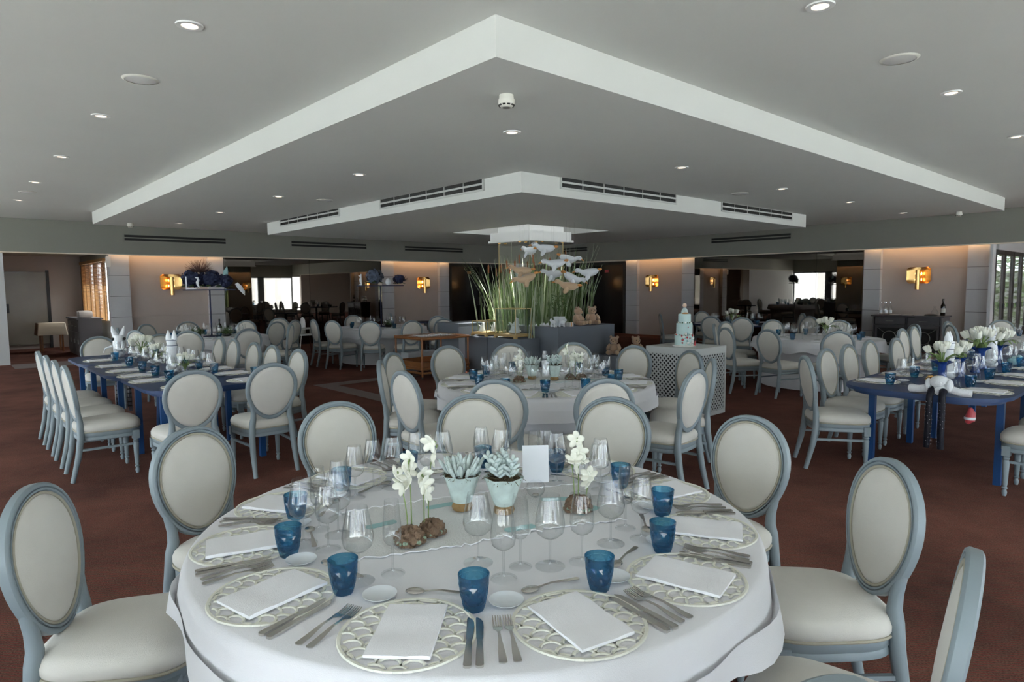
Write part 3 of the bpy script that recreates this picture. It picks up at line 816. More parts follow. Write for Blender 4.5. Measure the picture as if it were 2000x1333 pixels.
# ================================================================ TABLES AND CLOTHS
def round_cloth(r, zt, zo, zb, seed, n=120):
    rr = random.Random(seed); ph = [rr.uniform(0, tau) for _ in range(6)]
    def wav(a, am): return am * (.5 * sin(11 * a + ph[0]) + .3 * sin(17 * a + ph[1]) + .35 * sin(5 * a + ph[2]))
    def ring(rad, z, am, zam=0): return [Vector(((rad + wav(tau * k / n, am)) * cos(tau * k / n), (rad + wav(tau * k / n, am)) * sin(tau * k / n), z + wav(tau * k / n + 1, zam))) for k in range(n)]
    top = MB().rings([ring(.02, zt, 0), ring(r * .5, zt, 0), ring(r * .985, zt, 0), ring(r, zt - .006, 0), ring(r + .008, zt - .03, .003), ring(r + .02, zt - .12, .012), ring(r + .03, (zt + zo) / 2, .022), ring(r + .035, zo, .035, .035), ring(r + .03, zo + .004, .035, .035)], True, False)
    skirt = MB().rings([ring(r - .004, zt - .05, .0), ring(r - .05, zt - .15, .008), ring(r - .085, .50, .012), ring(r - .10, .35, .015), ring(r - .10, zb, .02)], False, False)
    return top, skirt
def round_table(c, r, name_lb, cloth_lb, mt, seed, zo=.575):
    t = thing('round_table', name_lb, 'table', (c.x, c.y, 0))
    MB().lathe([(r - .02, .715), (r - .02, .742)], 48).build('tabletop', 'wood_base', t)
    MB().lathe([(.3, 0), (.28, .03), (.05, .06), (.045, .70), (.2, .715)], 20).build('pedestal', 'frame_dark', t)
    cl = tag(empty('tablecloth', (c.x, c.y, 0)), cloth_lb, 'tablecloth')
    a, b = round_cloth(r, .75, zo, .015, seed)
    a.build('overlay', mt, cl, angle=70); b.build('skirt', mt, cl, angle=70)
round_table(T1, .98, 'round table under the white cloth nearest the viewer', 'white tablecloth on the nearest round table', 'cloth', 1)
round_table(T2, .965, 'round table under cloth in the middle of the room', 'off-white tablecloth on the middle round table', 'cloth', 2)
round_table(T3, .95, 'round table under cloth behind the cake stand', 'grey-lit tablecloth on the round table right of the cake', 'cloth', 3)
round_table(T5, .95, 'round table at the right edge before the glass doors', 'white tablecloth on the table at the right edge', 'cloth', 5)
round_table(B1, .95, 'round table under the left tray stand', 'pale tablecloth on the table under the left tray stand', 'cloth', 6)
round_table(B2, .98, 'round table under the second tray stand', 'beige-lit tablecloth with flounced foot under the second tray stand', 'cloth', 7)
def dark_table(c, r, lb):
    t = thing('round_table', lb, 'table', (c.x, c.y, 0))
    MB().lathe([(r, .72), (r + .005, .735), (r, .75)], 40).build('tabletop', 'navy', t)
    MB().lathe([(.28, 0), (.26, .03), (.05, .06), (.045, .72)], 20).build('pedestal', 'frame_dark', t)
dark_table(T4, .95, 'bare dark round table before the right mirror')
dark_table(B3, .38, 'small dark table under the lamp left of the reeds')

def rrect(x0, x1, y0, y1, rad, n=8):
    pts = []
    for cx, cy, a0 in ((x1 - rad, y1 - rad, 0), (x0 + rad, y1 - rad, pi / 2), (x0 + rad, y0 + rad, pi), (x1 - rad, y0 + rad, 1.5 * pi)):
        for k in range(n + 1):
            a = a0 + pi / 2 * k / n; pts.append((cx + rad * cos(a), cy + rad * sin(a)))
    return pts
def blue_table(u0, u1, v0, v1, rad, lb, zt=.75, nx=(.14, .14), ny=.22):
    uc, vc = (u0 + u1) / 2, (v0 + v1) / 2; lu, lv = (u1 - u0) / 2, (v1 - v0) / 2
    t = thing('banquet_table', lb, 'table', W(uc, vc), YAW)
    MB().prism(rrect(-lv, lv, -lu, lu, rad), zt - .028, zt).build('tabletop', 'bluetable', t, angle=30)
    MB().prism(rrect(-lv + .06, lv - .06, -lu + .06, lu - .06, rad * .8), zt - .06, zt - .028).build('apron', 'bluetable', t, angle=30)
    for sx in (-1, 1):
        for sy in (-1, 1): MB().box(sx * (lv - nx[(sx + 1) // 2]), sy * (lu - ny), (zt - .03) / 2, .05, .05, zt - .03).build('leg', 'stool_blue', t, False)
    return t
blue_table(5.92, 7.28, 1.30, 2.42, .25, 'long left blue table, nearest section')
blue_table(7.30, 8.62, 1.24, 2.42, .2, 'long left blue table, middle section')
blue_table(8.64, 9.86, 1.22, 2.42, .25, 'long left blue table, far section')
blue_table(1.05, 2.22, 5.62, 7.50, .35, 'long right blue table, near section with rounded end', nx=(.58, .25), ny=.12)
blue_table(1.05, 2.22, 7.52, 9.30, .2, 'long right blue table, middle section')
blue_table(1.15, 2.30, 9.32, 10.2, .3, 'long right blue table, far section')
st = thing('blue_stool', 'low round bright blue stool tucked under the left blue table', 'stool', P(298, 770, .62))
st.location.z = 0
st.location += DV * .20 + DU * .1
MB().lathe([(.17, .595), (.18, .60), (.18, .62), (.0, .622)], 28).build('stool_top', 'stool_blue', st)
for k in range(4):
    a = pi / 4 + k * pi / 2
    MB().tube([(cos(a) * .13, sin(a) * .13, .6), (cos(a) * .16, sin(a) * .16, 0)], .016, 8).build('leg', 'stool_blue', st)

# ================================================================ TABLEWARE
def glass_prof(kind):
    if kind == 'red': return [(.030, .222), (.036, .19), (.044, .15), (.046, .13), (.041, .108), (.026, .094), (.006, .088)], .046
    if kind == 'white': return [(.026, .215), (.031, .185), (.037, .145), (.038, .125), (.033, .103), (.020, .092), (.005, .087)], .040
    return [(.021, .225), (.025, .18), (.028, .13), (.026, .105), (.017, .092), (.005, .087)], .036
def mk_stem(kind, parts=True):
    pr, rf = glass_prof(kind)
    zb = pr[-1][1]
    bowl = MB().lathe(pr, 24, caps=False); rim = [(pr[0][0] * cos(tau * k / 24), pr[0][0] * sin(tau * k / 24), pr[0][1]) for k in range(25)]
    stem = [(.005, zb), (.0032, zb - .02), (.0032, .02), (.007, .009)]
    foot = [(.007, .009), (rf * .6, .004), (rf, .001), (rf, 0)]
    if parts:
        t = empty('wine_glass' if kind != 'flute' else 'champagne_glass')
        bowl.build('bowl', 'glass', t, angle=80)
        MB().lathe(stem, 10, caps=False).build('stem', 'glass', t, angle=80)
        MB().lathe(foot, 24, caps=False).build('foot', 'glass', t, angle=80)
        return t
    return MB().lathe(pr + stem[1:] + foot[1:], 14, caps=False).build('wine_glass' if kind != 'flute' else 'champagne_glass', 'glass', angle=80)
def mk_tumbler():
    """cut-glass tumbler: rows of hollowed diamonds, plain rim"""
    m = MB(); n = 11; K = 7; st = tau / n
    prof = [(.0275, .003), (.0315, .017), (.0345, .031), (.0372, .045), (.0392, .059), (.0405, .073), (.0412, .086)]
    vs = [(r * cos(st * (j + .5 * (i % 2))), r * sin(st * (j + .5 * (i % 2))), z) for i, (r, z) in enumerate(prof) for j in range(n)]
    fs = []; V = lambda i, j: i * n + j % n
    for i in range(K):
        for j in range(n):
            top = V(i + 1, j + (i % 2)) if i < K - 1 else None; bot = V(i - 1, j + (i % 2)) if i > 0 else None
            l, r_ = V(i, j), V(i, j + 1)
            if top is None: fs.append((r_, l, bot)); continue
            if bot is None: fs.append((l, r_, top)); continue
            a = st * (j + .5 + .5 * (i % 2)); rr = prof[i][0] * .90
            vs.append((rr * cos(a), rr * sin(a), prof[i][1])); c = len(vs) - 1
            fs += [(l, bot, c), (bot, r_, c), (r_, top, c), (top, l, c)]
    m.add(vs, fs)
    m.lathe([(.0, .0), (.026, .0), (.0275, .003)], n, caps=False)
    m.lathe([(.0412, .086), (.0422, .096), (.0422, .098), (.0395, .098), (.035, .06), (.028, .02), (0, .012)], 24, caps=False)
    return m.build('water_tumbler', 'blue_glass', smooth=True, angle=8)
def mk_mat():
    """openwork place mat: ring filled with rows of scallops"""
    R, m = .172, MB()
    def arc(pts, w, h):
        for (x0, y0), (x1, y1) in zip(pts[:-1], pts[1:]):
            d = Vector((x1 - x0, y1 - y0)); L = d.length
            if L < 1e-5: continue
            nx, ny = -d.y / L * w, d.x / L * w
            m.add([(x0 - nx, y0 - ny, 0), (x1 - nx, y1 - ny, 0), (x1 + nx, y1 + ny, 0), (x0 + nx, y0 + ny, 0), (x0 - nx * .6, y0 - ny * .6, h), (x1 - nx * .6, y1 - ny * .6, h), (x1 + nx * .6, y1 + ny * .6, h), (x0 + nx * .6, y0 + ny * .6, h)],
                  [(4, 5, 6, 7), (0, 1, 5, 4), (2, 3, 7, 6)])
    arc([(R * .975 * cos(tau * k / 48), R * .975 * sin(tau * k / 48)) for k in range(49)], .0055, .004)
    s = .029
    row = 0; y = -R
    while y < R:
        off = s if row % 2 else 0
        x = -R - s + off
        while x < R + s:
            for q in (1.0,):
                pts = [(x + s * q * cos(pi * k / 7), y + s * q * 1.0 * sin(pi * k / 7)) for k in range(8)]
                pts = [p for p in pts if p[0] ** 2 + p[1] ** 2 < (R * .96) ** 2]
                if len(pts) > 1: arc(pts, .0046, .0032)
            x += 2 * s
        y += s; row += 1
    return m.build('place_mat', 'mat_cream', smooth=False)
def mk_napkin():
    m = MB(); nx, ny = 8, 12; lx, ly = .078, .122
    r = random.Random(3)
    for zz, sc in ((.0, 1.0),):
        top = [[Vector((lx * sc * (2 * i / nx - 1), ly * sc * (2 * j / ny - 1), zz + .0065 + r.uniform(0, .0012) + .0015 * sin(j * .9) + (.002 if i > 5 else 0))) for i in range(nx + 1)] for j in range(ny + 1)]
        bot = [[Vector((p.x, p.y, zz)) for p in row] for row in top]
        k = nx + 1; vs = [p for row in top for p in row] + [p for row in bot for p in row]; o = (ny + 1) * k
        fs = [(j * k + i, j * k + i + 1, (j + 1) * k + i + 1, (j + 1) * k + i) for j in range(ny) for i in range(nx)]
        for i in range(nx): fs += [(i, o + i, o + i + 1, i + 1), (ny * k + i, ny * k + i + 1, o + ny * k + i + 1, o + ny * k + i)]
        for j in range(ny): fs += [(j * k, (j + 1) * k, o + (j + 1) * k, o + j * k), (j * k + nx, o + j * k + nx, o + (j + 1) * k + nx, (j + 1) * k + nx)]
        m.add(vs, fs)
    return m.build('folded_napkin', 'napkin', smooth=True, angle=50)
def mk_fork():
    m = MB(); m.ribbon([(-.1, .003, .004), (-.095, .002, .010), (-.06, .004, .0085), (-.01, .010, .004), (.025, .009, .0035), (.035, .007, .007), (.045, .004, .0115), (.058, .003, .012)], .0022)
    for x in (-.0095, -.0032, .0032, .0095): m.ribbon([(.056, .003, .0022, x), (.085, .006, .0018, x), (.1, .010, .0009, x)], .002)
    return m.build('dinner_fork', 'steel', angle=40)
def mk_knife():
    m = MB(); m.ribbon([(-.11, .001, .005), (-.105, .001, .0095), (-.05, .001, .0085), (-.005, .001, .0065), (.0, .001, .0065)], .006)
    m.ribbon([(.0, .003, .006), (.01, .003, .0085), (.06, .003, .0095), (.085, .003, .009, -.001), (.1, .003, .006, -.004), (.108, .003, .001, -.008)], .0015)
    return m.build('dinner_knife', 'steel', angle=40)
def mk_spoon():
    m = MB(); m.ribbon([(-.09, .002, .004), (-.085, .002, .0085), (-.05, .004, .007), (0, .009, .0035), (.035, .006, .0035), (.05, .004, .006)], .002)
    m.ell((0, .07, .006), (.0185, .028, .0055), 14, 8)
    return m.build('dessert_spoon', 'steel', angle=60)
def mk_plate():
    return MB().lathe([(0, .004), (.03, .004), (.040, .008), (.047, .012), (.0475, .0135), (.045, .0125), (.038, .0095), (.03, .006), (0, .0055)], 28, caps=False).build('bread_plate', 'porcelain', angle=60)
MK = {'red': lambda: mk_stem('red'), 'white': lambda: mk_stem('white'), 'flute': lambda: mk_stem('flute'), 'red_s': lambda: mk_stem('red', False), 'white_s': lambda: mk_stem('white', False), 'flute_s': lambda: mk_stem('flute', False),
      'tumbler': mk_tumbler, 'mat': mk_mat, 'napkin': mk_napkin, 'fork': mk_fork, 'knife': mk_knife, 'spoon': mk_spoon, 'plate': mk_plate}
ORD = ('nearest', 'second', 'third', 'fourth', 'farthest')
ZT = .7515
RUN = [(T1 + Vector((0, .02)), .30, .98, .46), (T2, .2, .92, .42)]      # table runners: centre, turn, length, width
def ware(key, p, rz, label, cat, group, sc=None):
    z = ZT if len(p) < 3 else p[2]
    for c, a, L, w_ in RUN:
        q = Matrix.Rotation(-a, 2) @ (Vector((p[0], p[1])) - c)
        if abs(q.x) < L / 2 + .12 and abs(q.y) < w_ / 2 + .12: z += .0062
    place(key, MK[key], (p[0], p[1], z), rz, label, cat, group, sc)
GLW = {'red': 'round-bowled wine glass', 'white': 'slim wine glass', 'flute': 'narrow champagne glass'}
def setting(o, rz, where, grp, near=True, glasses=True, cutl=True, matt=True, jit=0., rad=0.):
    """o: point at the mat centre, local +y towards the table centre"""
    M = Matrix.Rotation(rz, 2); q = lambda x, y: tuple(Vector((o[0], o[1])) + M @ Vector((x, y)))
    s = '' if near else '_s'
    g = lambda n: n + ' on ' + grp
    if matt: ware('mat', q(0, 0), rz, 'cream openwork place mat at ' + where, 'place mat', g('place mats'))
    ware('napkin', (*q(0, .0), ZT + (.004 if matt else 0)), rz + jit, 'white folded napkin at ' + where, 'napkin', g('napkins'))
    if cutl:
        pl = (lambda al, ro: (q(ro * sin(al), rad - ro * cos(al)), rz + al)) if rad else (lambda al, ro: (q(al * .83, -.03), rz))
        for i, al in enumerate((-.262, -.226)): ware('fork', *pl(al, .835), ('outer' if i == 0 else 'inner') + ' silver fork at ' + where, 'fork', g('forks'))
        for i, al in enumerate((.192, .222)): ware('knife', *pl(al, .835), ('inner' if i == 0 else 'outer') + ' silver knife at ' + where, 'knife', g('knives'))
        if rad: ware('spoon', q(.02, .208), rz + pi / 2 + .1, 'silver dessert spoon at ' + where, 'spoon', g('spoons'))
        ware('plate', q(-.137, .159), rz, 'small white bread plate at ' + where, 'plate', g('bread plates'))
    ware('tumbler', q(.134, .138), rz + jit * 3, 'faceted blue tumbler at ' + where, 'tumbler', g('blue tumblers'))
    if glasses:
        for k, x, y in ((('white', .12, .24), ('red', .015, .30), ('flute', .10, .35)) if rad else (('white', .045, .19), ('red', -.05, .225), ('flute', .135, .235))):
            ware(k + s, q(x, y), rz, GLW[k] + ' at ' + where, 'glass', g('stem glasses'))

def polar_set(c, ang, r): 
    a = math.radians(ang); return (c.x + r * cos(a), c.y + r * sin(a)), a + pi / 2
W1 = {260: 'front centre-left', 291: 'front centre-right', 321: 'front right', 350: 'right-hand', 20: 'rear right', 50: 'second rear right', 80: 'rear middle', 110: 'rear left of middle', 140: 'second rear left', 169: 'rear left', 197: 'left-hand', 227: 'front left'}
for a, wd in W1.items():
    o, rz = polar_set(T1, a, .80)
    setting(o, rz, 'the %s setting, nearest table' % wd, 'the nearest table', True, glasses=a in (20, 50, 80, 110), jit=.16 * sin(a), rad=.80)
for i, (x, y, k) in enumerate(((-.45, 1.81, 'red'), (-.36, 1.86, 'flute'), (-.03, 1.82, 'white'), (-.11, 1.93, 'red'), (.11, 1.90, 'red'), (.21, 1.93, 'white'), (.02, 1.90, 'flute'), (.32, 2.07, 'red'), (.43, 2.11, 'white'), (.39, 2.19, 'flute'),
                               (-.60, 2.03, 'white'), (-.70, 2.09, 'red'), (-.60, 2.15, 'red'), (-.68, 2.20, 'flute'), (-.64, 2.32, 'white'), (-.51, 2.69, 'red'), (-.59, 2.67, 'white'), (-.64, 2.56, 'white'))):
    nb = ('front left tumbler', 'front left tumbler', 'front centre tumbler', 'front centre tumbler', 'front right tumbler', 'front right tumbler', 'front centre tumbler', 'right-hand tumblers', 'right-hand tumblers', 'right-hand tumblers', 'left-hand tumblers', 'left-hand tumblers', 'left-hand tumblers', 'left-hand tumblers', 'rear left tumbler', 'second rear left tumbler', 'second rear left tumbler', 'second rear left tumbler')[i]
    ware(k, (x, y), 0, '%s by the %s, nearest table%s' % (GLW[k], nb, ('', '', '', '', '', '', '', '', '', '', '', ', left one', ', right one', '', '', '', ', right one', ', left one')[i]), 'glass', 'stem glasses on the nearest table')
A2 = [15, 45, 75, 105, 135, 165, 195, 225, 255, 285, 315, 345]
W2 = ['right', 'rear right', 'rear, right of middle', 'rear, left of middle', 'rear left', 'left', 'lower left', 'front left', 'front, left of middle', 'front, right of middle', 'front right', 'lower right']
for a, wd in zip(A2, W2):
    o, rz = polar_set(T2, a, .78)
    setting(o, rz, 'the %s setting, middle table' % wd, 'the middle table', False, rad=.78)
for i, u in enumerate((6.72, 7.22, 7.75, 8.35, 9.1)):
    setting(W(u, 1.47), YAW - pi / 2, 'the %s outer place, left blue table' % ORD[i], 'the left blue table', False)
for i, u in enumerate((6.72, 7.22, 7.75, 8.4, 9.0)):
    setting(W(u, 2.23), YAW + pi / 2, 'the %s inner place, left blue table' % ORD[i], 'the left blue table', False)
for i, v in enumerate((1.6, 2.15)): setting(W(6.13, v), YAW, 'the near end of the left blue table, %s place' % ('left', 'right')[i], 'the left blue table', False, glasses=False, cutl=False)
for i, v in enumerate((6.1, 6.72, 7.35, 7.97, 8.6)):
    setting(W(2.03, v), YAW + pi, 'the %s outer place, right blue table' % ORD[i], 'the right blue table', False)
    setting(W(1.25, v), YAW, 'the %s inner place, right blue table' % ORD[i], 'the right blue table', False)
DIRS = ('right', 'right rear', 'rear', 'rear left', 'left', 'front left', 'front', 'front right')
for T, nm0, k in ((T3, 'right clothed table', 8), (T5, 'table at the right edge', 6), (B1, 'left tray-stand table', 8), (B2, 'second tray-stand table', 8), (T4, 'far right dark table', 7)):
    for i in range(k):
        o, rz = polar_set(T, 360 * i / k + 20, .75)
        M = Matrix.Rotation(rz, 2); q = lambda x, y: tuple(Vector((o[0], o[1])) + M @ Vector((x, y)))
        nm = '%s side of the %s' % (DIRS[int(((360 * i / k + 20) % 360) // 45)], nm0)
        ware('napkin', q(0, 0), rz, 'white folded napkin on the ' + nm, 'napkin', 'napkins on the ' + nm0)
        ware('tumbler', q(.17, .1), rz, 'blue tumbler on the ' + nm, 'tumbler', 'blue tumblers on the ' + nm0)
        for kk, x, y in (('white_s', .1, .22), ('red_s', .0, .26), ('flute_s', .16, .3)):
            ware(kk, q(x, y), rz, GLW[kk[:-2]] + ' on the ' + nm, 'glass', 'stem glasses on the ' + nm0)

# ================================================================ TABLE DECORATION
def capsule(m, p, d, L, r, n=6):
    d = Vector(d).normalized(); p = Vector(p)
    m.tube([p, p + d * L * .2, p + d * L * .6, p + d * L * .88, p + d * L], [r * .5, r * .85, r, r * .75, r * .15], n)
def mk_urn(seed=1, spiky=True):
    r = random.Random(seed); t = empty('succulent_urn')
    lob = lambda a, z: .10 * max(0, z - .05) / .08 * sin(7 * a) * .6
    MB().lathe([(.036, .0), (.040, .012), (.034, .028), (.036, .034)], 28).build('foot', 'cork', t)
    MB().lathe([(.035, .03), (.044, .05), (.054, .085), (.066, .125), (.072, .138), (.068, .136), (.058, .11), (.045, .08), (0, .075)], 42, caps=False, lobes=lob).build('pot', 'glaze', t, angle=60)
    m = MB()
    for k in range(130):
        a, q = r.uniform(0, tau), r.uniform(.02, .066); p = Vector((q * cos(a), q * sin(a), .128 + r.uniform(-.004, .01)))
        e = Vector((r.uniform(-1, 1), r.uniform(-1, 1), r.uniform(-.2, .5))) * .02
        m.tube([p - e, p + Vector((0, 0, .006)), p + e], .0012, 3, False)
    m.lathe([(0, .132), (.064, .126)], 20, caps=False)
    m.build('moss', 'moss', t, False)
    f = MB()
    if spiky:
        for k in range(60):
            a, q = r.uniform(0, tau), r.uniform(0, .05); lean = q / .05
            capsule(f, (q * cos(a), q * sin(a), .13), (cos(a) * lean * .75 + r.uniform(-.1, .1), sin(a) * lean * .75 + r.uniform(-.1, .1), 1), r.uniform(.045, .085), .0080)
    else:
        for st in range(5):
            a0 = tau * st / 5; q = .03 if st else 0; base = Vector((q * cos(a0), q * sin(a0), .13)); up = Vector((cos(a0) * .35 * (q > 0), sin(a0) * .35 * (q > 0), 1)).normalized()
            for k in range(12):
                h = .01 + .075 * k / 11; an = k * 2.4
                o = Vector((cos(an), sin(an), .75)); capsule(f, base + up * h, o, .045 * (1.1 - .5 * k / 11), .0078)
    f.build('foliage', 'succulent', t, angle=80)
    return t
mt = mat('glaze', (.54, .64, .61), .25, var=.30, vscale=28)
def flower(m, c, s, r):
    nrm = Vector((r.uniform(-1, 1), r.uniform(-1, .2), r.uniform(-.2, .8))).normalized(); q = nrm.to_track_quat('Z', 'Y').to_matrix()
    for k in range(5):
        a = tau * k / 5 + .3; M = q @ Matrix.Rotation(a, 3, 'Z') @ Matrix.Rotation(-.5, 3, 'Y')
        m.ell(Vector(c) + M @ Vector((s * .5, 0, 0)), (s * .55, s * .36, s * .07), 8, 5, M)
def mk_orchid(seed, stems, bases):
    r = random.Random(seed); t = empty('orchid_arrangement')
    for (bx_, by_, br) in bases:
        m = MB(); n = 40; rs = []
        for i in range(13):
            ph = pi / 2 * i / 12
            rs.append([Vector((bx_ + br * cos(ph) ** .6 * (1 + .10 * sin(3 * a2 + i * 1.9) + .07 * sin(9 * a2 + i * 2.6)) * cos(a2), by_ + br * cos(ph) ** .6 * (1 + .10 * sin(3 * a2 + i * 1.9) + .07 * sin(9 * a2 + i * 2.6)) * sin(a2), br * 1.0 * sin(ph) + .006 * sin(8 * a2 + i) * (i > 0))) for a2 in [tau * k / n for k in range(n)]])
        m.rings(rs); m.build('bark_base', 'bark', t, angle=30)
        ms = MB()
        for k in range(50):
            a, q = r.uniform(0, tau), br * r.uniform(.6, 1.02); ms.ell((bx_ + q * cos(a), by_ + q * sin(a), r.uniform(.009, br * .3)), r.uniform(.003, .007), 5, 4)
        ms.build('lichen', 'lichen', t, False)
    for (x, y, h, lx, ly, fl_) in stems:
        pts = [Vector((x + lx * q * q, y + ly * q * q, .03 + (h - .03) * q)) for q in (0, .25, .5, .75, 1)]
        sm = MB().tube(pts, [.0024, .0022, .002, .0018, .0014], 6).build('stem', 'stem_green', t)
        for k in range(fl_):
            q = 1 - .16 * k; p = Vector((x + lx * q * q, y + ly * q * q, .03 + (h - .03) * q)) + Vector((r.uniform(-.014, .014), r.uniform(-.014, .014), r.uniform(-.004, .008)))
            f = MB(); flower(f, p, .040, r); f.build('flower', 'petal', sm, angle=80)
        b = MB()
        for k in range(4): b.ell((x + lx + r.uniform(-.012, .012), y + ly, h + r.uniform(-.02, .015)), (.0035, .0035, .006), 6, 4)
        b.build('bud', 'stem_green', sm)
    return t
mat('lichen', (.30, .38, .28), .95)
def put(o, loc, rz, label, cat, group=None, sc=None):
    o.location = loc; o.rotation_euler = (0, 0, rz)
    if sc: o.scale = (sc, sc, sc)
    return tag(o, label, cat, group)
ZR = ZT + .0065
urnA = put(mk_urn(1, True), (-.195, 2.40, ZR), 0, 'fluted pale green urn of spiky succulents on the nearest table', 'plant pot')
urnB = put(mk_urn(2, False), (-.035, 2.36, ZR), .4, 'urn with feathery pale succulent beside the blank card', 'plant pot')
orcA = put(mk_orchid(3, [(-.02, .0, .25, -.01, .03, 3), (.03, .05, .30, .02, .02, 2), (.02, .02, .2, .0, .0, 3), (-.03, -.02, .22, -.03, .0, 2)], [(-.02, -.05, .05), (.045, .03, .045)]), (-.325, 2.13, ZR), 0, 'white orchids on ridged bark left of the urns', 'flowers')
orcB = put(mk_orchid(5, [(0, 0, .26, .03, .02, 3), (-.01, .01, .19, -.02, .0, 2), (.02, -.02, .13, .01, -.02, 2)], [(0, 0, .052)]), (.245, 2.38, ZR), .8, 'white orchids on red-brown bark right of the card', 'flowers')
ch = put(empty('card_holder'), (.09, 2.53, ZR), .05, 'clear glass ball holding the blank card', 'card holder')
MB().lathe([(0, 0), (.012, .001)] + [(.038 * sin(pi * k / 12), .038 - .038 * cos(pi * k / 12)) for k in range(2, 11)] + [(.012, .074)], 24, caps=False).build('ball', 'glass', ch, angle=80)
MB().ell((0, 0, .01), (.014, .014, .006), 12, 6).build('weight', 'steel', ch)
MB().box(0, -.002, .055, .012, .006, .035).build('clip', 'glass', ch, False)
cd = MB().box(0, 0, .074, .105, .0012, .148, Matrix.Rotation(-.08, 3, 'X')).build('menu_card', 'card', smooth=False) if False else None
mat('card', (.80, .82, .86), .7)
cd = MB().box(0, 0, .074, .105, .0012, .148, Matrix.Rotation(-.08, 3, 'X')).build('blank_card', 'card', smooth=False)
put(cd, (.09, 2.53, ZR + .062), .05, 'blank white upright card on the nearest table', 'card')
def mk_runner(L, Wd, seed):
    r = random.Random(seed); n = 60; t = MB(); top = []; k = 9
    ed = [(r.uniform(-.014, .014), r.uniform(-.014, .014)) for _ in range(n + 1)]
    vs = []
    for i in range(n + 1):
        x = -L / 2 + L * i / n
        y0, y1 = -Wd / 2 + ed[i][0] + .03 * sin(x * 5), Wd / 2 + ed[i][1] + .03 * sin(x * 4 + 1)
        for j in range(k + 1):
            y = y0 + (y1 - y0) * j / k
            z = .0012 + .0022 * max(0, sin(y * 70 + x * 9 + 2 * sin(x * 7)))
            vs.append((x, y, z))
    t.add(vs, [(i * (k + 1) + j, (i + 1) * (k + 1) + j, (i + 1) * (k + 1) + j + 1, i * (k + 1) + j + 1) for i in range(n) for j in range(k)])
    root = empty('table_runner')
    t.build('gauze', 'runner', root, angle=80)
    hem = MB()
    for e in (0, k): hem.tube([Vector(vs[i * (k + 1) + e]) + Vector((0, 0, .001)) for i in range(n + 1)], .0022, 4, False)
    hem.build('frayed_edge', 'napkin', root)
    for (x, y, a) in ((-.36, .02, .3), (.33, .08, -.2), (.10, -.17, .1), (.40, -.08, .5), (-.12, .15, .2)):
        pts = []
        for i in range(12):
            q = tau * i / 12; pts.append((x + (.06 * cos(q)) * cos(a) - .024 * sin(q) * sin(a), y + .06 * cos(q) * sin(a) + .024 * sin(q) * cos(a) + .007 * sin(3 * q)))
        MB().prism(pts, .0036, .0042).build('teal_stain', 'teal', root, False)
    return root
put(mk_runner(.98, .46, 4), (T1.x, T1.y + .02, ZT), .30, 'crinkled gauze runner with teal stains across the nearest table', 'runner')
put(mk_runner(.92, .42, 6), (T2.x, T2.y, ZT), .2, 'crinkled gauze runner across the middle table', 'runner')
# middle table
dup(urnA, (T2.x - .12, T2.y + .05, ZR), 1, 'coral-topped pale urn on the middle table, left one')
dup(urnB, (T2.x + .08, T2.y - .02, ZR), 2, 'feathery succulent urn on the middle table, right one')
dup(orcB, (T2.x - .24, T2.y - .12, ZR), 0, 'white orchids on the left of the middle table')
dup(orcA, (T2.x + .27, T2.y + .0, ZR), 2, 'white orchids on the right of the middle table')
dup(cd, (T2.x + .02, T2.y + .26, ZR), .7, 'blank white card standing on the middle table')

# ================================================================ CENTRE DISPLAY
def plinth(u0, u1, v0, v1, h, lb, mt='plinth'):
    t = thing('display_plinth', lb, 'plinth', W((u0 + u1) / 2, (v0 + v1) / 2), YAW)
    a, b = (v1 - v0) / 2, (u1 - u0) / 2
    MB().bx(-a, a, -b, b, .02, h - .015).build('body', mt, t, False)
    MB().bx(-a - .004, a + .004, -b - .004, b + .004, h - .015, h).build('top', mt, t, False)
    MB().bx(-a + .03, a - .03, -b + .03, b - .03, 0, .02).build('toe', 'black', t, False)
plinth(7.60, 8.90, 7.86, 9.35, .90, 'tall grey plinth under the hugging teddy bears')
plinth(8.04, 8.90, 7.40, 7.85, .70, 'grey plinth under the large glass terrarium')
plinth(8.92, 9.55, 7.38, 8.20, .70, 'grey plinth under the small glass terrarium')
plinth(9.90, 10.6, 7.50, 8.60, .90, 'tall grey plinth at the left behind the bamboo cart')
plinth(10.2, 10.45, 6.55, 7.4, .38, 'low pale plinth seen under the bamboo cart', 'plinth_light')
plinth(6.85, 7.55, 8.75, 9.5, .38, 'low grey plinth under the second pair of teddy bears')
plinth(8.95, 9.85, 8.22, 8.47, .70, 'narrow grey planter ledge in front of the mirror column')
ZP = .70
rr = random.Random(21)
GEESE = ((1062, 485, 11.2, pi, -.06, 'plush_white', 'topmost white plush goose flying left above the reeds'), (1034, 490, 11.9, 2.2, 0, 'plush_white', 'white plush goose half hidden, orange feet showing near the top'), (1082, 515, 11.0, pi - .1, .08, 'plush_white', 'white plush goose in the middle of the flock flying left'),
        (1114, 507, 11.7, -.3, .25, 'plush_white', 'white plush goose turned away behind the middle goose'), (1017, 528, 11.0, pi, -.05, 'plush_tan', 'upper tan plush goose on the left of the flock'), (1025, 545, 10.7, pi + .15, .35, 'plush_tan', 'lower tan plush goose on the left, feet raised'),
        (1147, 533, 11.2, pi - .15, .10, 'plush_white', 'white plush goose farthest right'), (1078, 535, 11.6, pi - .4, 0, 'plush_white', 'white plush goose deep among the reeds'), (1122, 545, 11.2, .15, .45, 'plush_white', 'white plush goose diving to the right'), (1107, 558, 10.9, pi - .2, -.12, 'plush_tan', 'small tan plush goose below the diving one'))
GP = [Vector(((px - 1000) / FPX * Y, Y, CAM_H + (559.5 - py) / FPX * Y)) for px, py, Y, *_ in GEESE]
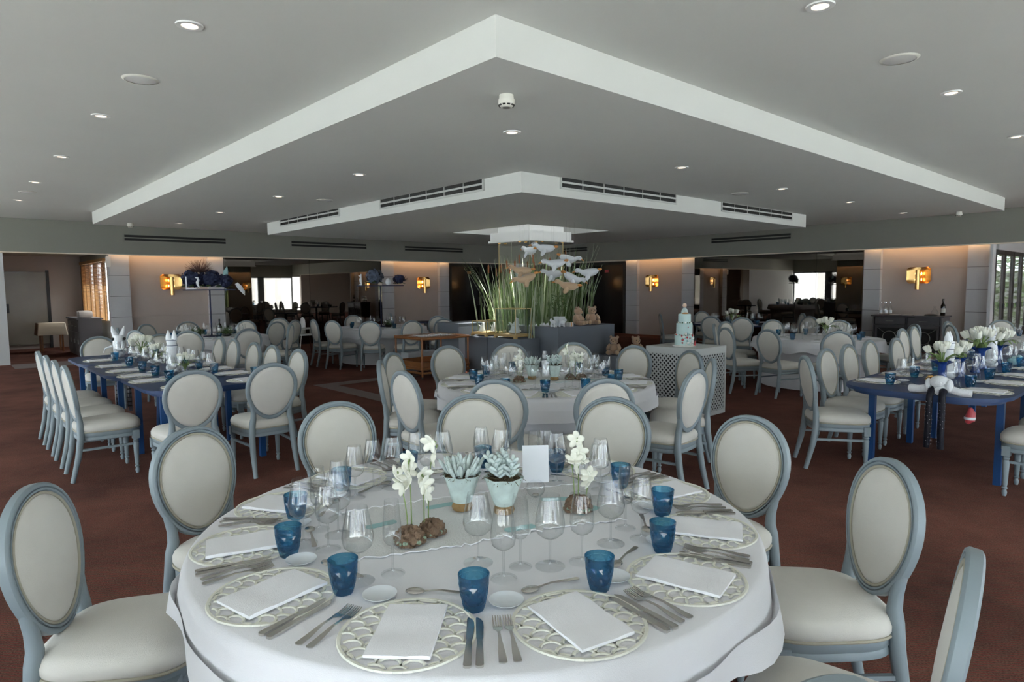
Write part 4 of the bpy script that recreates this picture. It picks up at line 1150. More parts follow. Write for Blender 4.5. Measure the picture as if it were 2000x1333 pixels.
CT = [(9.5, 7.96), (9.4, 8.05), (9.3, 8.2), (9.12, 8.12), (9.0, 8.14), (8.70, 8.02), (8.35, 8.0), (8.45, 8.5), (8.3, 8.8), (8.6, 8.9), (9.6, 8.3), (8.75, 8.38)]
def ztop(u, v): return .9 if (7.6 < u < 8.9 and 7.86 < v < 9.35) else ZP
BOXES = [(8.93, 9.87, 8.48, 9.42, 0, 2.46), (8.78, 10.02, 8.33, 9.57, 2.44, 2.7),          # column, capital
         (8.18, 8.76, 7.41, 7.84, .6, 1.26), (8.99, 9.45, 7.43, 7.89, .6, 1.02),             # terrariums
         (7.58, 8.91, 7.85, 9.36, 0, .899), (9.88, 10.62, 7.48, 8.62, 0, .91),               # tall plinths
         (8.92, 9.16, 7.92, 8.14, .6, .82), (7.65, 8.05, 7.9, 9.3, .88, 1.6)]                # moss, things on the tall plinth
def clear(pts, w):
    for i, p in enumerate(pts[1:]):
        for f in (0, .33, .66):
            q = pts[i] + (p - pts[i]) * (1 - f); u, v = uvof(q.x, q.y)
            for b in BOXES:
                if b[0] - w < u < b[1] + w and b[2] - w < v < b[3] + w and b[4] < q.z < b[5]: return False
            for g in GP:
                d = q - g
                if abs(d.z) < .20 and math.hypot(d.x, d.y) < .30: return False
                if math.hypot(d.x, d.y) < .02 and d.z > 0: return False
            for cu, cv in CT:
                if math.hypot(u - cu, v - cv) < .055 + w: return False
    return True
reed = MB(); pale = []
def blade(base, L, lean, az, w, bend, is_lit):
    d = Vector((cos(az), sin(az), 0)); pts = []
    for i in range(6):
        q = i / 5; pts.append(base + d * (lean * L * q + bend * L * q ** 3) + Vector((0, 0, .004 + L * q * (1 - .18 * bend * q * q) - max(0, bend - .3) * L * q ** 3 * .6)))
    if not clear(pts, w + .008): return False
    sd = d.cross(Vector((0, 0, 1))); vs = []; ww = [w * .8, w, w, w * .85, w * .55, w * .05]
    tw = rr.uniform(-.8, .8)
    for i, p in enumerate(pts):
        s2 = (sd * cos(tw) + d * sin(tw)) * ww[i]; vs += [p - s2, p + d * w * .3, p + s2]
    reed.add(vs, [f for i in range(5) for f in ((i * 3, i * 3 + 1, i * 3 + 4, i * 3 + 3), (i * 3 + 1, i * 3 + 2, i * 3 + 5, i * 3 + 4))])
    pale.extend([1 if is_lit else 0] * 10)
    return True
cc = W(8.75, 8.3)
n_ok = 0
for k in range(9000):
    if n_ok >= 400: break
    u, v = rr.uniform(8.06, 9.84), rr.uniform(7.62, 9.3)
    b = W(u, v, ztop(u, v))
    if not ((8.92 < u < 9.54 and 7.4 < v < 8.19) or (8.05 < u < 8.89 and 7.88 < v < 9.3) or (8.96 < u < 9.84 and 8.23 < v < 8.46) or (8.05 < u < 8.89 and 7.42 < v < 7.84)): continue
    off = b - cc; az = math.atan2(off.y, off.x) + rr.uniform(-.9, .9)
    L = rr.choice([rr.uniform(.45, .9), rr.uniform(.7, 1.15), rr.uniform(.85, 1.3), rr.uniform(.9, 1.55)])
    if blade(b, L, rr.uniform(-.08, .24), az, rr.uniform(.008, .017), rr.choice([0, .02, .06, .14]), rr.random() < .4): n_ok += 1
n_ok = 0
for k in range(400):
    if n_ok >= 8: break
    b = W(rr.uniform(9.3, 9.52), rr.uniform(7.92, 8.18), ZP)
    if blade(b, rr.uniform(1.1, 1.5), .25 + .03 * (n_ok % 5), pi + rr.uniform(-.3, .3), .011, .15, n_ok % 2): n_ok += 1
ro = reed.build('reeds', 'reed', smooth=False)
ro.data.materials.append(MATS['reed_lit'])
ro.data.polygons.foreach_set('material_index', pale)
tag(ro, 'dense clump of tall green reeds around the mirror column', 'reeds', kind='stuff')
def mk_cattail():
    t = empty('cattail')
    MB().tube([(0, 0, 0), (.01, 0, .6), (.03, 0, 1.3)], [.006, .005, .004], 6).build('stalk', 'stem_green', t)
    MB().lathe([(.004, 0), (.014, .01), (.016, .03), (.016, .15), (.013, .17), (.003, .175), (.002, .21)], 10, (.03, 0, 1.28)).build('seed_head', 'cattail', t)
    return t
for i, (u, v) in enumerate(CT):
    b = W(u, v, ztop(u, v))
    place('cattail', mk_cattail, b, rr.uniform(0, tau), 'brown cattail spike rising from the reeds', 'cattail', 'cattails in the reeds', sc=rr.uniform(.78, .98))
def mk_goose(col):
    t = empty('plush_goose')
    pts = [(-.235, 0, .02), (-.21, 0, .015), (-.15, 0, .0), (-.06, 0, -.01), (.03, 0, -.005), (.09, 0, .015), (.125, 0, .04), (.155, 0, .058), (.19, 0, .06), (.225, 0, .052), (.245, 0, .045)]
    MB().tube(pts, [.015, .045, .075, .088, .080, .055, .042, .044, .050, .038, .012], 14, flat=.95).build('body', col, t, angle=80)
    MB().tube([(.225, 0, .05), (.265, 0, .036), (.30, 0, .025)], [.028, .020, .005], 8, flat=.7).build('beak', 'orange_felt', t)
    for s in (-1, 1):
        M = Matrix.Rotation(s * .25, 3, 'X') @ Matrix.Rotation(1.15, 3, 'Y')
        MB().ell((-.01, s * .085, -.085), (.085, .016, .042), 10, 7, M).build('wing', col, t)
        MB().ell((-.255, s * .034, .035), (.045, .028, .024), 10, 7).build('foot', 'orange_felt', t)
        MB().ell((.205, s * .044, .07), .0065, 8, 6).build('eye', 'black', t)
    return t
for i, (px, py, Y, yaw_, pt, colr, lb) in enumerate(GEESE):
    X = (px - 1000) / FPX * Y; z = CAM_H + (559.5 - py) / FPX * Y
    o = place('goose_' + colr, lambda: mk_goose(colr), (X, Y, z), yaw_, lb, 'plush goose', 'flying plush geese')
    o.rotation_euler = (0, pt, yaw_); o.scale = (.86, .86, .86)
    zt = Z1 if not (lambda q: SK[0] < q[0] < SK[1] and SK[2] < q[1] < SK[3])(uvof(X, Y)) else 2.94
    th = MB().tube([(X, Y, z + .06), (X, Y, zt)], .0009, 4)
    o2 = th.build('hanging_thread', 'silver'); tag(o2, 'fine thread holding the ' + lb.split(' goose')[0] + ' goose' + lb.split(' goose')[1], 'thread', 'goose threads')

def terrarium(loc, rz, a, b, h, lb):
    t = thing('glass_terrarium', lb, 'terrarium', loc, rz)
    m = MB().bx(-a - .02, a + .02, -b - .02, b + .02, .03, .055).bx(-a - .005, a + .005, -b - .005, b + .005, .055, .075)
    m.build('base', 'wood_base', t, False)
    for sx in (-1, 1):
        for sy in (-1, 1): MB().box(sx * (a - .0), sy * (b - .0), .015, .05, .05, .03).build('foot', 'wood_base', t, False)
    for sx in (-1, 1):
        for sy in (-1, 1): MB().box(sx * a, sy * b, .075 + h / 2, .012, .012, h).build('post', 'brass_frame', t, False)
    for sy in (-1, 1): MB().box(0, sy * b, .075 + h, 2 * a + .012, .012, .012).build('rail', 'brass_frame', t, False)
    for sx in (-1, 1): MB().box(sx * a, 0, .075 + h, .012, 2 * b, .012).build('rail', 'brass_frame', t, False)
    for sy in (-1, 1): MB().box(0, sy * b, .075 + h / 2, 2 * a - .014, .003, h - .008).build('pane', 'terrarium_glass', t, False)
    for sx in (-1, 1): MB().box(sx * a, 0, .075 + h / 2, .003, 2 * b - .014, h - .008).build('pane', 'terrarium_glass', t, False)
    return t
terrarium(W(8.47, 7.625, ZP), YAW, .185, .26, .44, 'large brass-framed glass terrarium in front of the reeds')
terrarium(W(9.22, 7.66, ZP), YAW, .20, .20, .20, 'small brass-framed glass terrarium at the left of the reeds')
def mk_figure():
    t = empty('porcelain_figure')
    MB().tube([(0, 0, 0), (0, 0, .06), (.01, 0, .14), (.03, 0, .20), (.03, 0, .25), (.02, 0, .27)], [.085, .085, .065, .04, .035, .01], 16).build('body', 'white_ceramic', t, angle=80)
    for s in (-1, 1):
        MB().tube([(.02, s * .05, .12), (-.06, s * .05, .15), (-.10, s * .04, .19)], [.018, .016, .012], 8).build('arm', 'white_ceramic', t)
        MB().ell((-.05, s * .05, .02), (.06, .03, .025), 10, 6).build('leg', 'white_ceramic', t)
    MB().ell((.09, 0, .03), .02, 8, 6).build('tail', 'white_ceramic', t)
    return t
place('figure', mk_figure, W(8.44, 7.64, ZP + .084), YAW * .2, 'white porcelain figure sitting in the large terrarium', 'figurine')
for i, (u, v, lb) in enumerate(((9.31, 7.60, 'left white porcelain figure in the small terrarium'), (9.12, 7.72, 'right white porcelain figure in the small terrarium'))):
    place('figure', mk_figure, W(u, v, ZP + .082), 1. * i, lb, 'figurine', sc=.62)
ms = MB(); r = random.Random(8)
for k in range(26): ms.ell(W(9.04 + r.uniform(-.05, .05), 8.03 + r.uniform(-.04, .04), ZP + .033 + r.uniform(0, .04)), (r.uniform(.03, .05), r.uniform(.03, .05), .03), 7, 5)
tag(ms.build('moss_mound', 'bark', smooth=False), 'brown moss and bark mound at the foot of the reeds', 'moss', kind='stuff')

def mk_bear():
    t = empty('teddy_bear'); c = 'plush_brown'
    MB().ell((0, 0, .10), (.085, .08, .105), 16, 10).build('body', c, t)
    hd = MB().ell((0, .015, .245), (.078, .072, .07), 16, 10).build('head', c, t)
    MB().ell((0, .08, .23), (.032, .028, .026), 10, 7).build('muzzle', 'plush_tan', hd)
    MB().ell((0, .107, .237), (.011, .007, .008), 8, 6).build('nose', 'black', hd)
    for s in (-1, 1):
        MB().ell((s * .058, .0, .305), (.028, .014, .028), 10, 7).build('ear', c, hd)
        MB().ell((s * .03, .078, .258), .008, 8, 6).build('eye', 'black', hd)
        MB().tube([(s * .07, .01, .17), (s * .105, .045, .12), (s * .10, .085, .085)], [.032, .032, .028], 10).build('arm', c, t)
        l = MB().tube([(s * .05, .03, .04), (s * .075, .10, .035), (s * .085, .15, .04)], [.045, .042, .034], 10).build('leg', c, t)
        MB().ell((s * .086, .158, .042), (.030, .012, .033), 10, 7).build('foot_pad', 'plush_tan', l)
    return t
for (u, v, z, d, lb) in ((7.80, 8.56, .90, (.7, -.35), 'left of the two hugging teddy bears on the tall plinth'), (7.78, 8.93, .90, (.2, -.9), 'right of the two hugging teddy bears on the tall plinth'),
                         (7.30, 8.98, .38, (-.3, -.8), 'rear teddy bear of the pair on the low plinth'), (7.00, 9.20, .38, (.35, -.9), 'front teddy bear of the pair on the low plinth')):
    place('bear', mk_bear, W(u, v, z + .008), face(d), lb, 'teddy bear', 'teddy bears', sc=1.0)
def mk_lamb():
    t = empty('lamb_figurine'); m = MB(); r = random.Random(2)
    m.ell((0, 0, .08), (.065, .042, .042), 12, 8)
    m.build('body', 'plush_white', t)
    MB().ell((.06, 0, .115), (.03, .025, .03), 10, 7).build('head', 'plush_white', t)
    for sx in (-1, 1):
        for sy in (-1, 1): MB().tube([(sx * .04, sy * .022, .06), (sx * .04, sy * .022, 0)], .012, 8).build('leg', 'plush_white', t)
    return t
for (u, v, rz, lb) in ((7.80, 7.96, 2.3, 'left white lamb figurine beside the planter'), (7.72, 8.08, .2, 'right white lamb figurine beside the planter')):
    place('lamb', mk_lamb, W(u, v, .90), rz, lb, 'figurine', 'lamb figurines')
pt = thing('white_planter', 'small white square planter behind the lamb figurines', 'planter', W(7.92, 8.22, .90), YAW)
MB().rings([[(-.055, -.055, 0), (.055, -.055, 0), (.055, .055, 0), (-.055, .055, 0)], [(-.075, -.075, .17), (.075, -.075, .17), (.075, .075, .17), (-.075, .075, .17)], [(-.065, -.065, .17), (.065, -.065, .17), (.065, .065, .17), (-.065, .065, .17)], [(-.06, -.06, .12), (.06, -.06, .12), (.06, .06, .12), (-.06, .06, .12)]]).build('pot', 'porcelain', pt, False)
m = MB(); r = random.Random(5)
for k in range(14):
    a = r.uniform(0, tau); m.tube([(0, 0, .12), (cos(a) * .05, sin(a) * .05, .3), (cos(a) * r.uniform(.05, .14), sin(a) * r.uniform(.05, .14), r.uniform(.35, .6))], [.003, .002, .001], 4)
    for q in range(6): m.ell((cos(a) * .1 + r.uniform(-.05, .05), sin(a) * .1 + r.uniform(-.05, .05), r.uniform(.3, .55)), (.012, .012, .012), 5, 4)
m.build('sprigs', 'leaf', pt, False)
bk = thing('gift_box', 'small pale box with orange ribbon beside the lambs', 'box', W(7.70, 8.26, .90), YAW)
MB().bx(-.05, .05, -.04, .04, 0, .07).build('box', 'label_paper', bk, False); MB().bx(-.012, .012, -.042, .042, 0, .072).build('ribbon', 'orange_felt', bk, False)

# ================================================================ CAKE STAND
LU0, LU1, LV0, LV1, LH = 4.20, 4.92, 6.68, 7.36, .845
ls = thing('lattice_plinth', 'white lattice box plinth carrying the tiered cake', 'plinth', W((LU0 + LU1) / 2, (LV0 + LV1) / 2), YAW)
a, b = (LV1 - LV0) / 2, (LU1 - LU0) / 2
MB().bx(-a, a, -b, b, LH - .03, LH).build('top', 'lattice', ls, False)
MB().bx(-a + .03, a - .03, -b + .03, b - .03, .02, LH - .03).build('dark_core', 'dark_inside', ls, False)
for sx in (-1, 1):
    for sy in (-1, 1): MB().box(sx * (a - .015), sy * (b - .015), LH / 2 - .015, .03, .03, LH - .03).build('corner_post', 'lattice', ls, False)
def lattice(w, h, pitch, sw):
    """diagonal strips clipped to a w x h panel"""
    segs = []
    for s in (1, -1):
        c = -h - w
        while c < w + h:
            # line z = s*x + c, x in [-w/2,w/2], z in [0,h]
            pts = []
            for x in (-w / 2, w / 2):
                z = s * x + c
                if 0 <= z <= h: pts.append((x, z))
            for z in (0, h):
                x = (z - c) / s
                if -w / 2 < x < w / 2: pts.append((x, z))
            if len(pts) == 2: segs.append((s, *pts))
            c += pitch
    return segs
for ax in range(4):
    w_, rot = (2 * a, 0) if ax % 2 == 0 else (2 * b, pi / 2)
    m = MB(); hh = LH - .13
    M = Matrix.Rotation([0, pi / 2, pi, -pi / 2][ax], 4, 'Z')
    dist = b if ax % 2 == 0 else a
    for s, p, q in lattice(w_ - .06, hh, .058, .01):
        x0, z0, x1, z1 = p[0], p[1] + .05, q[0], q[1] + .05
        d = Vector((x1 - x0, 0, z1 - z0)); L = d.length
        if L < .01: continue
        d /= L; nn = Vector((-d.z, 0, d.x)) * .0082; yy = -dist + (.004 if s > 0 else .005)
        vs = [Vector((x0, yy, z0)) - nn, Vector((x1, yy, z1)) - nn, Vector((x1, yy, z1)) + nn, Vector((x0, yy, z0)) + nn]
        vs += [v + Vector((0, .004, 0)) for v in vs]
        m.add([M @ v for v in vs], [(0, 1, 2, 3), (0, 4, 5, 1), (2, 6, 7, 3)])
    o = m.build('lattice_panel', 'lattice', ls, False); o['kind'] = 'stuff'
    for z0, z1 in ((0, .05), (LH - .085, LH - .03)):
        vs = [Vector((x, y, z)) for x in (-w_ / 2 + .03, w_ / 2 - .03) for y in (-dist, -dist + .02) for z in (z0, z1)]
        MB().add([M @ v for v in vs], [(0, 1, 3, 2), (4, 6, 7, 5), (0, 4, 5, 1), (2, 3, 7, 6), (0, 2, 6, 4), (1, 5, 7, 3)]).build('panel_rail', 'lattice', ls, False)
ck = thing('tiered_cake', 'three-tiered pale mint cake with little figures on the lattice plinth', 'cake', W(4.56, 6.98, LH), 0)
MB().lathe([(.14, 0), (.145, .004), (.145, .012), (.13, .014)], 36).build('cake_board', 'cake_white', ck)
for r0, z0, z1 in ((.118, .012, .135), (.098, .137, .285), (.076, .287, .40)):
    MB().lathe([(r0, z0), (r0, z1 - .006), (r0 - .006, z1), (0, z1)], 40).build('tier', 'cake', ck, angle=50)
r = random.Random(9)
for z0, r0, n_, cl_ in ((.137, .118, 26, ('cake_white', 'leaf', 'red')), (.287, .098, 18, ('leaf', 'cake_white', 'leaf'))):
    for k in range(n_):
        an = tau * k / n_; MB().ell((cos(an) * (r0 - .01), sin(an) * (r0 - .01), z0 + .004), r.uniform(.006, .011), 7, 5).build('sugar_leaf', cl_[k % 3], ck)
for k in range(34):
    an = r.uniform(-2.1, -.55); z = r.uniform(.015, .16); rad = .121
    MB().ell((cos(an) * rad, sin(an) * rad, z), r.uniform(.008, .017), 7, 5).build('sugar_flower', ('cake_white', 'cake_white', 'teal', 'red')[k % 4], ck)
MB().ell((.02, -.099, .235), (.006, .004, .010), 6, 5).build('sugar_flower', 'red', ck)
tp = MB().tube([(0, 0, .40), (0, 0, .44), (0, 0, .475)], [.045, .04, .018], 12).build('topper_body', 'slate_pale', ck) if 'slate_pale' in MATS else MB().tube([(0, 0, .40), (0, 0, .44), (0, 0, .475)], [.045, .04, .018], 12).build('topper_body', 'glaze', ck)
MB().ell((0, 0, .505), (.026, .026, .028), 12, 8).build('topper_head', 'skinlike', ck)
MB().ell((0, -.03, .408), (.04, .03, .012), 10, 6).build('topper_base', 'orange_felt', ck)
MB().tube([(.10, -.11, .012), (.105, -.112, .06), (.105, -.112, .075)], [.016, .010, .006], 8).build('sugar_figure', 'red', ck)

# ================================================================ BAMBOO CART
ct = thing('bamboo_cart', 'brown bamboo serving cart beside the grey plinths', 'cart', W(9.72, 6.75), YAW)
a, b, zt = .50, .42, .72
MB().bx(-a, a, -b, b, zt - .03, zt - .01).build('top_shelf', 'bamboo', ct, False)
MB().bx(-a, a, -b, b, .16, .18).build('lower_shelf', 'bamboo', ct, False)
for z, rr_ in ((zt - .01, .028), (.20, .02), (.11, .02)):
    for sy in (-1, 1): MB().tube([(-a - .02, sy * b, z), (a + .02, sy * b, z)], rr_, 10).build('rail', 'bamboo', ct)
    for sx in (-1, 1): MB().tube([(sx * a, -b, z), (sx * a, b, z)], rr_, 10).build('rail', 'bamboo', ct)
for sx in (-1, 1):
    for sy in (-1, 1):
        p = [(sx * a, sy * b, zz) for zz in (.05, .2, .22, .24, .4, .42, .44, .6, zt)]
        MB().tube(p, [.018, .018, .022, .018, .018, .022, .018, .018, .018], 10).build('post', 'bamboo', ct)
        MB().ell((sx * a, sy * b, .027), (.014, .027, .027), 10, 7).build('caster', 'black', ct)
    MB().bx(sx * a - .006, sx * a + .006, -b, b, .16, .30).build('side_panel', 'bamboo', ct, False)
for sy in (-1, 1): MB().bx(-a, a, sy * b - .006, sy * b + .006, .16, .30).build('side_panel', 'bamboo', ct, False)
def mk_small(): return MB().lathe([(.022, 0), (.026, .02), (.028, .05), (.024, .06)], 10, caps=False).build('small_glass', 'glass', angle=80)
for i in range(9):
    for j in range(5):
        place('small', mk_small, W(9.42 + .085 * j + .01 * (i % 2), 6.36 + .085 * i, zt - .009), 0, 'small clear glass in the rows on the bamboo cart', 'glass', 'small glasses on the bamboo cart')
def mk_bottle(label=True):
    t = empty('dark_bottle')
    MB().lathe([(.034, 0), (.037, .004), (.037, .17), (.033, .195), (.016, .22), (.0135, .235), (.0135, .285), (.016, .287), (.016, .30), (0, .30)], 18).build('body', 'bottle_glass', t, angle=50)
    if label: MB().lathe([(.0376, .06), (.0376, .135)], 18, caps=False).build('paper_label', 'label_paper', t)
    MB().lathe([(.0165, .262), (.0165, .302), (0, .302)], 14, caps=False).build('capsule', 'black', t)
    return t
for i, (u, v, lb) in enumerate(((9.6, 6.75, 'left dark bottle on the lower shelf of the bamboo cart'), (9.55, 6.87, 'right dark bottle on the lower shelf of the bamboo cart'))):
    place('bottle', mk_bottle, W(u, v, .183), 0, lb, 'bottle')

# ================================================================ TALL TRAY STANDS
def clump(m, c, R, n, s, r, sq=.8):
    for k in range(n):
        d = Vector((r.gauss(0, 1), r.gauss(0, 1), r.gauss(0, 1))).normalized(); p = Vector(c) + Vector((d.x * R, d.y * R, d.z * R * sq)) * r.uniform(.75, 1.05)
        q = d.to_track_quat('Z', 'Y').to_matrix() @ Matrix.Rotation(r.uniform(0, tau), 3, 'Z')
        vs = [q @ Vector((s * cos(a), s * sin(a), (.25 if i % 2 else -.1) * s)) + p for i, a in enumerate([tau * i / 6 for i in range(6)])]
        m.add(vs, [(0, 1, 2, 3), (0, 3, 4, 5)])
    m.ell(c, (R * .6, R * .6, R * .6 * sq), 10, 8)
def tray_stand(c, zt, w_, rz, lb):
    t = thing('tray_stand', lb, 'stand', (c.x, c.y, ZT), rz)
    MB().lathe([(.14, 0), (.14, .012), (.02, .02), (.014, .04)], 28).build('base', 'navy', t)
    MB().tube([(0, 0, .02), (0, 0, zt - ZT - .02)], .013, 12).build('pole', 'navy', t)
    MB().prism(rrect(-w_ / 2, w_ / 2, -.17, .17, .08), zt - ZT - .02, zt - ZT).build('tray', 'navy', t, angle=30)
    return t
r = random.Random(31)
def on(c, rz, x, y, z): v = Matrix.Rotation(rz, 2) @ Vector((x, y)); return (c.x + v.x, c.y + v.y, z)
SA = .42
tray_stand(B1, 1.60, .86, SA, 'tall navy tray stand on the far left table')
tray_stand(B2, 1.655, 1.0, .2, 'tall dark tray stand on the second far left table')
def twig_tuft(m, c, R, n, q):
    for k in range(n):
        d = Vector((q.gauss(0, 1), q.gauss(0, 1), abs(q.gauss(.3, .8)))).normalized(); e = Vector((q.uniform(-1, 1), q.uniform(-1, 1), q.uniform(0, 1))) * .3
        m.tube([Vector(c), Vector(c) + d * R * .5 + e * R * .15, Vector(c) + (d + e).normalized() * R * q.uniform(.7, 1.05)], [.003, .0022, .0012], 3, False)
def arrangement(c, rz, z, heads, lb):
    t = thing('flower_arrangement', lb, 'flowers', (c.x, c.y, z + .002), rz)
    for k, (x, y, R, mt) in enumerate(heads):
        q = random.Random(k + 3); m = MB(); clump(m, (x, y, R * 1.02), R, 150, R * .2, q); m.build('flower_head', mt, t, False)
        l = MB()
        for i in range(8):
            a = q.uniform(0, tau); l.ell((x + cos(a) * R * .8, y + sin(a) * R * .8, R * .34), (R * .35, R * .2, .008), 8, 4, Matrix.Rotation(a, 3, 'Z') @ Matrix.Rotation(.3, 3, 'Y'))
        l.build('leaves', 'leaf', t)
    return t
def seahorse_mesh(x, y): return MB().tube([(x, y, .03), (x + .03, y, .018), (x + .045, y, .04), (x + .02, y, .07), (x + .015, y, .12), (x + .03, y, .16), (x + .02, y, .20), (x - .02, y, .205)], [.006, .009, .012, .018, .026, .022, .018, .008], 10)
fa = arrangement(B1, SA, 1.60, ((-.26, 0, .19, 'navy'), (.0, .03, .19, 'navy'), (.24, -.02, .145, 'navy')), 'navy hydrangeas with twigs and white sea ornaments on the left tray')
m = MB(); twig_tuft(m, (-.14, 0, .30), .26, 240, random.Random(1)); o = m.build('twig_tuft', 'twig', fa, False); o['kind'] = 'stuff'
seahorse_mesh(-.20, -.215).build('white_seahorse', 'white_ceramic', fa)
MB().box(-.36, -.24, .11, .018, .018, .22).build('white_frame_post', 'white_ceramic', fa, False); MB().box(-.28, -.24, .012, .15, .018, .018).build('white_frame_bar', 'white_ceramic', fa, False)
MB().tube([(.26, 0, .22), (.28, 0, .32), (.30, 0, .40)], [.05, .04, .008], 14).build('pointed_shell', 'teal', fa)
for s in (0, 1):
    for k in range(3): MB().tube([(.445 + .03 * s, -.05 + .05 * s, .10 - .03 * s), (.485 + .03 * s, -.05 + .05 * s + .01 * k, .06 - .02 * k - .03 * s), (.55 + .03 * s, -.05 + .05 * s + .02 * k, -.02 - .03 * k - .03 * s)], [.03, .028, .008], 10).build('curled_shell', 'white_ceramic', fa)
fb_ = arrangement(B2, .2, 1.655, ((-.12, .02, .19, 'slate_blue'), (.40, .0, .125, 'navy')), 'slate blue and dark hydrangeas on the second tray')
m = MB(); twig_tuft(m, (.46, 0, .08), .18, 50, random.Random(2)); o = m.build('spiky_leaves', 'navy', fb_, False); o['kind'] = 'stuff'
t = thing('seahorse_ornament', 'small white seahorse on the left of the second tray', 'ornament', on(B2, .2, -.44, -.01, 1.657), .2)
seahorse_mesh(0, 0).build('seahorse', 'white_ceramic', t); MB().lathe([(.025, 0), (.025, .012), (.006, .035)], 14).build('base', 'white_ceramic', t)
ps = MB().tube([(0, 0, .001), (.0, 0, .006), (0, 0, .24)], [.02, .014, .012], 10).build('white_post', 'white_ceramic'); put(ps, on(B2, .2, -.40, -.13, 1.656), 0, 'thin white post ornament on the second tray', 'ornament')
vs_ = MB().lathe([(.03, 0), (.06, .03), (.066, .07), (.05, .12), (.02, .14), (.018, .15)], 20).build('round_vase', 'porcelain'); put(vs_, on(B2, .2, .17, -.09, 1.656), 0, 'pale round vase on the second tray', 'vase')

# ================================================================ TULIP BOUQUETS, CERAMICS
def mk_tulip_head(m, c, d, s, r):
    q = Vector(d).to_track_quat('Z', 'Y').to_matrix()
    for k in range(6):
        a = tau * k / 6; M = q @ Matrix.Rotation(a, 3, 'Z') @ Matrix.Rotation(.18 if k % 2 else .05, 3, 'Y')
        m.ell(Vector(c) + M @ Vector((s * .38, 0, s * .75)), (s * .2, s * .42, s * .85), 8, 6, M)
def mk_bouquet(seed, n, vase):
    r = random.Random(seed); t = empty('tulip_bouquet')
    if vase == 'blue':
        lob = lambda a, z: .28 * sin(5 * a) * (z > .16)
        MB().lathe([(.05, 0), (.052, .01), (.034, .05), (.032, .14), (.045, .165), (.075, .18), (.07, .178), (.03, .15), (0, .1)], 40, caps=False, lobes=lob).build('vase', 'blue_glaze', t, angle=60); vz = .16
    else:
        MB().lathe([(.03, 0), (.045, .03), (.05, .07), (.035, .10), (.032, .11)], 20, caps=False).build('vase', 'glass' if vase == 'glass' else 'brass', t, angle=60); vz = .09
    for k in range(n):
        a = tau * k / n + r.uniform(-.3, .3); q = r.uniform(.25, 1.)
        tip = Vector((cos(a) * .12 * q, sin(a) * .12 * q, vz + .05 + .10 * (1 - q * .7)))
        s = MB().tube([(0, 0, vz - .04), tip * .5 + Vector((0, 0, vz * .5 + .02)), tip], .004, 6).build('stem', 'stem_green', t)
        m = MB(); mk_tulip_head(m, tip, Vector((cos(a) * q * .6, sin(a) * q * .6, 1)), .041, r); m.build('bloom', 'petal', s, angle=80)
    l = MB()
    for k in range(9):
        a = r.uniform(0, tau); d = Vector((cos(a), sin(a), 0)); sd = Vector((-sin(a), cos(a), 0)) * .016; p0 = Vector((0, 0, vz - .02))
        pts = [p0, p0 + d * .05 + Vector((0, 0, .07)), p0 + d * .13 + Vector((0, 0, .09)), p0 + d * .18 + Vector((0, 0, .05))]
        vs = []
        for i, p in enumerate(pts): vs += [p - sd * (.5, 1, .8, .05)[i], p + sd * (.5, 1, .8, .05)[i]]
        l.add(vs, [(i * 2, i * 2 + 1, i * 2 + 3, i * 2 + 2) for i in range(3)])
    l.build('leaves', 'stem_green', t, False)
    return t
def bouquet(key, seed, n, vase, loc, rz, lb, sc=1.): place(key, lambda: mk_bouquet(seed, n, vase), loc, rz, lb, 'flowers', 'tulip bouquets', sc)
ZB = .751
bouquet('bq1', 1, 8, 'blue', W(1.64, 6.44, ZB), 0, 'white tulips in a blue vase nearest on the right blue table')
bouquet('bq2', 2, 9, 'blue', W(1.64, 7.68, ZB), 1, 'white tulips in a blue vase, tallest on the right blue table', 1.2)
bouquet('bq1', 1, 8, 'blue', W(1.66, 7.06, ZB), 2, 'white blooms in a blue vase behind the ceramic tower', .9)
bouquet('bq2', 2, 9, 'blue', W(1.62, 8.30, ZB), 3, 'white blooms in a blue vase farther along the right blue table', 1.1)
bouquet('bq3', 3, 7, 'glass', W(6.97, 1.85, ZB), 0, 'white flowers nearest on the left blue table', .8)
bouquet('bq4', 4, 8, 'glass', W(8.06, 1.85, ZB), 1, 'white flowers midway along the left blue table', .9)
bouquet('bq3', 3, 7, 'glass', W(8.74, 1.85, ZB), 2, 'white flowers far along the left blue table', 1.15)
bouquet('bq3', 3, 7, 'glass', (T3.x + .15, T3.y, ZB), 2, 'white flowers on the right clothed table', 1.2)
bouquet('bq4', 4, 8, 'glass', (T5.x - .2, T5.y, ZB), 2, 'white flowers on the table at the right edge', 1.1)
bouquet('bq3', 3, 7, 'glass', (T4.x - .1, T4.y - .1, ZB), 1, 'white flowers on the far right dark table', 1.2)
def foliage(loc, R, lb, seed):
    m = MB(); q = random.Random(seed)
    for k in range(330):
        d = Vector((q.gauss(0, 1), q.gauss(0, 1), abs(q.gauss(.2, .8)))).normalized(); p = d * R * q.uniform(.25, 1.3) + Vector((0, 0, .05))
        e = (d + Vector((q.uniform(-.8, .8), q.uniform(-.8, .8), q.uniform(-.5, .8)))).normalized() * R * .2; s2 = e.cross(Vector((q.uniform(-1, 1), q.uniform(-1, 1), 1))).normalized() * R * .07
        m.add([p - e, p + s2, p + e, p - s2], [(0, 1, 2, 3)])
    t = empty('leafy_centrepiece', loc); m.build('foliage', 'leaf', t, False)
    MB().lathe([(.05, 0), (.08, .02), (.07, .06), (0, .06)], 16).build('bowl', 'black', t)
    tag(t, lb, 'plant', 'leafy centrepieces')
foliage((B1.x - .25, B1.y - .05, ZB), .11, 'dark leafy centrepiece left of the tray stand pole', 1)
foliage((B1.x + .25, B1.y + .05, ZB), .11, 'dark leafy centrepiece right of the tray stand pole', 2)
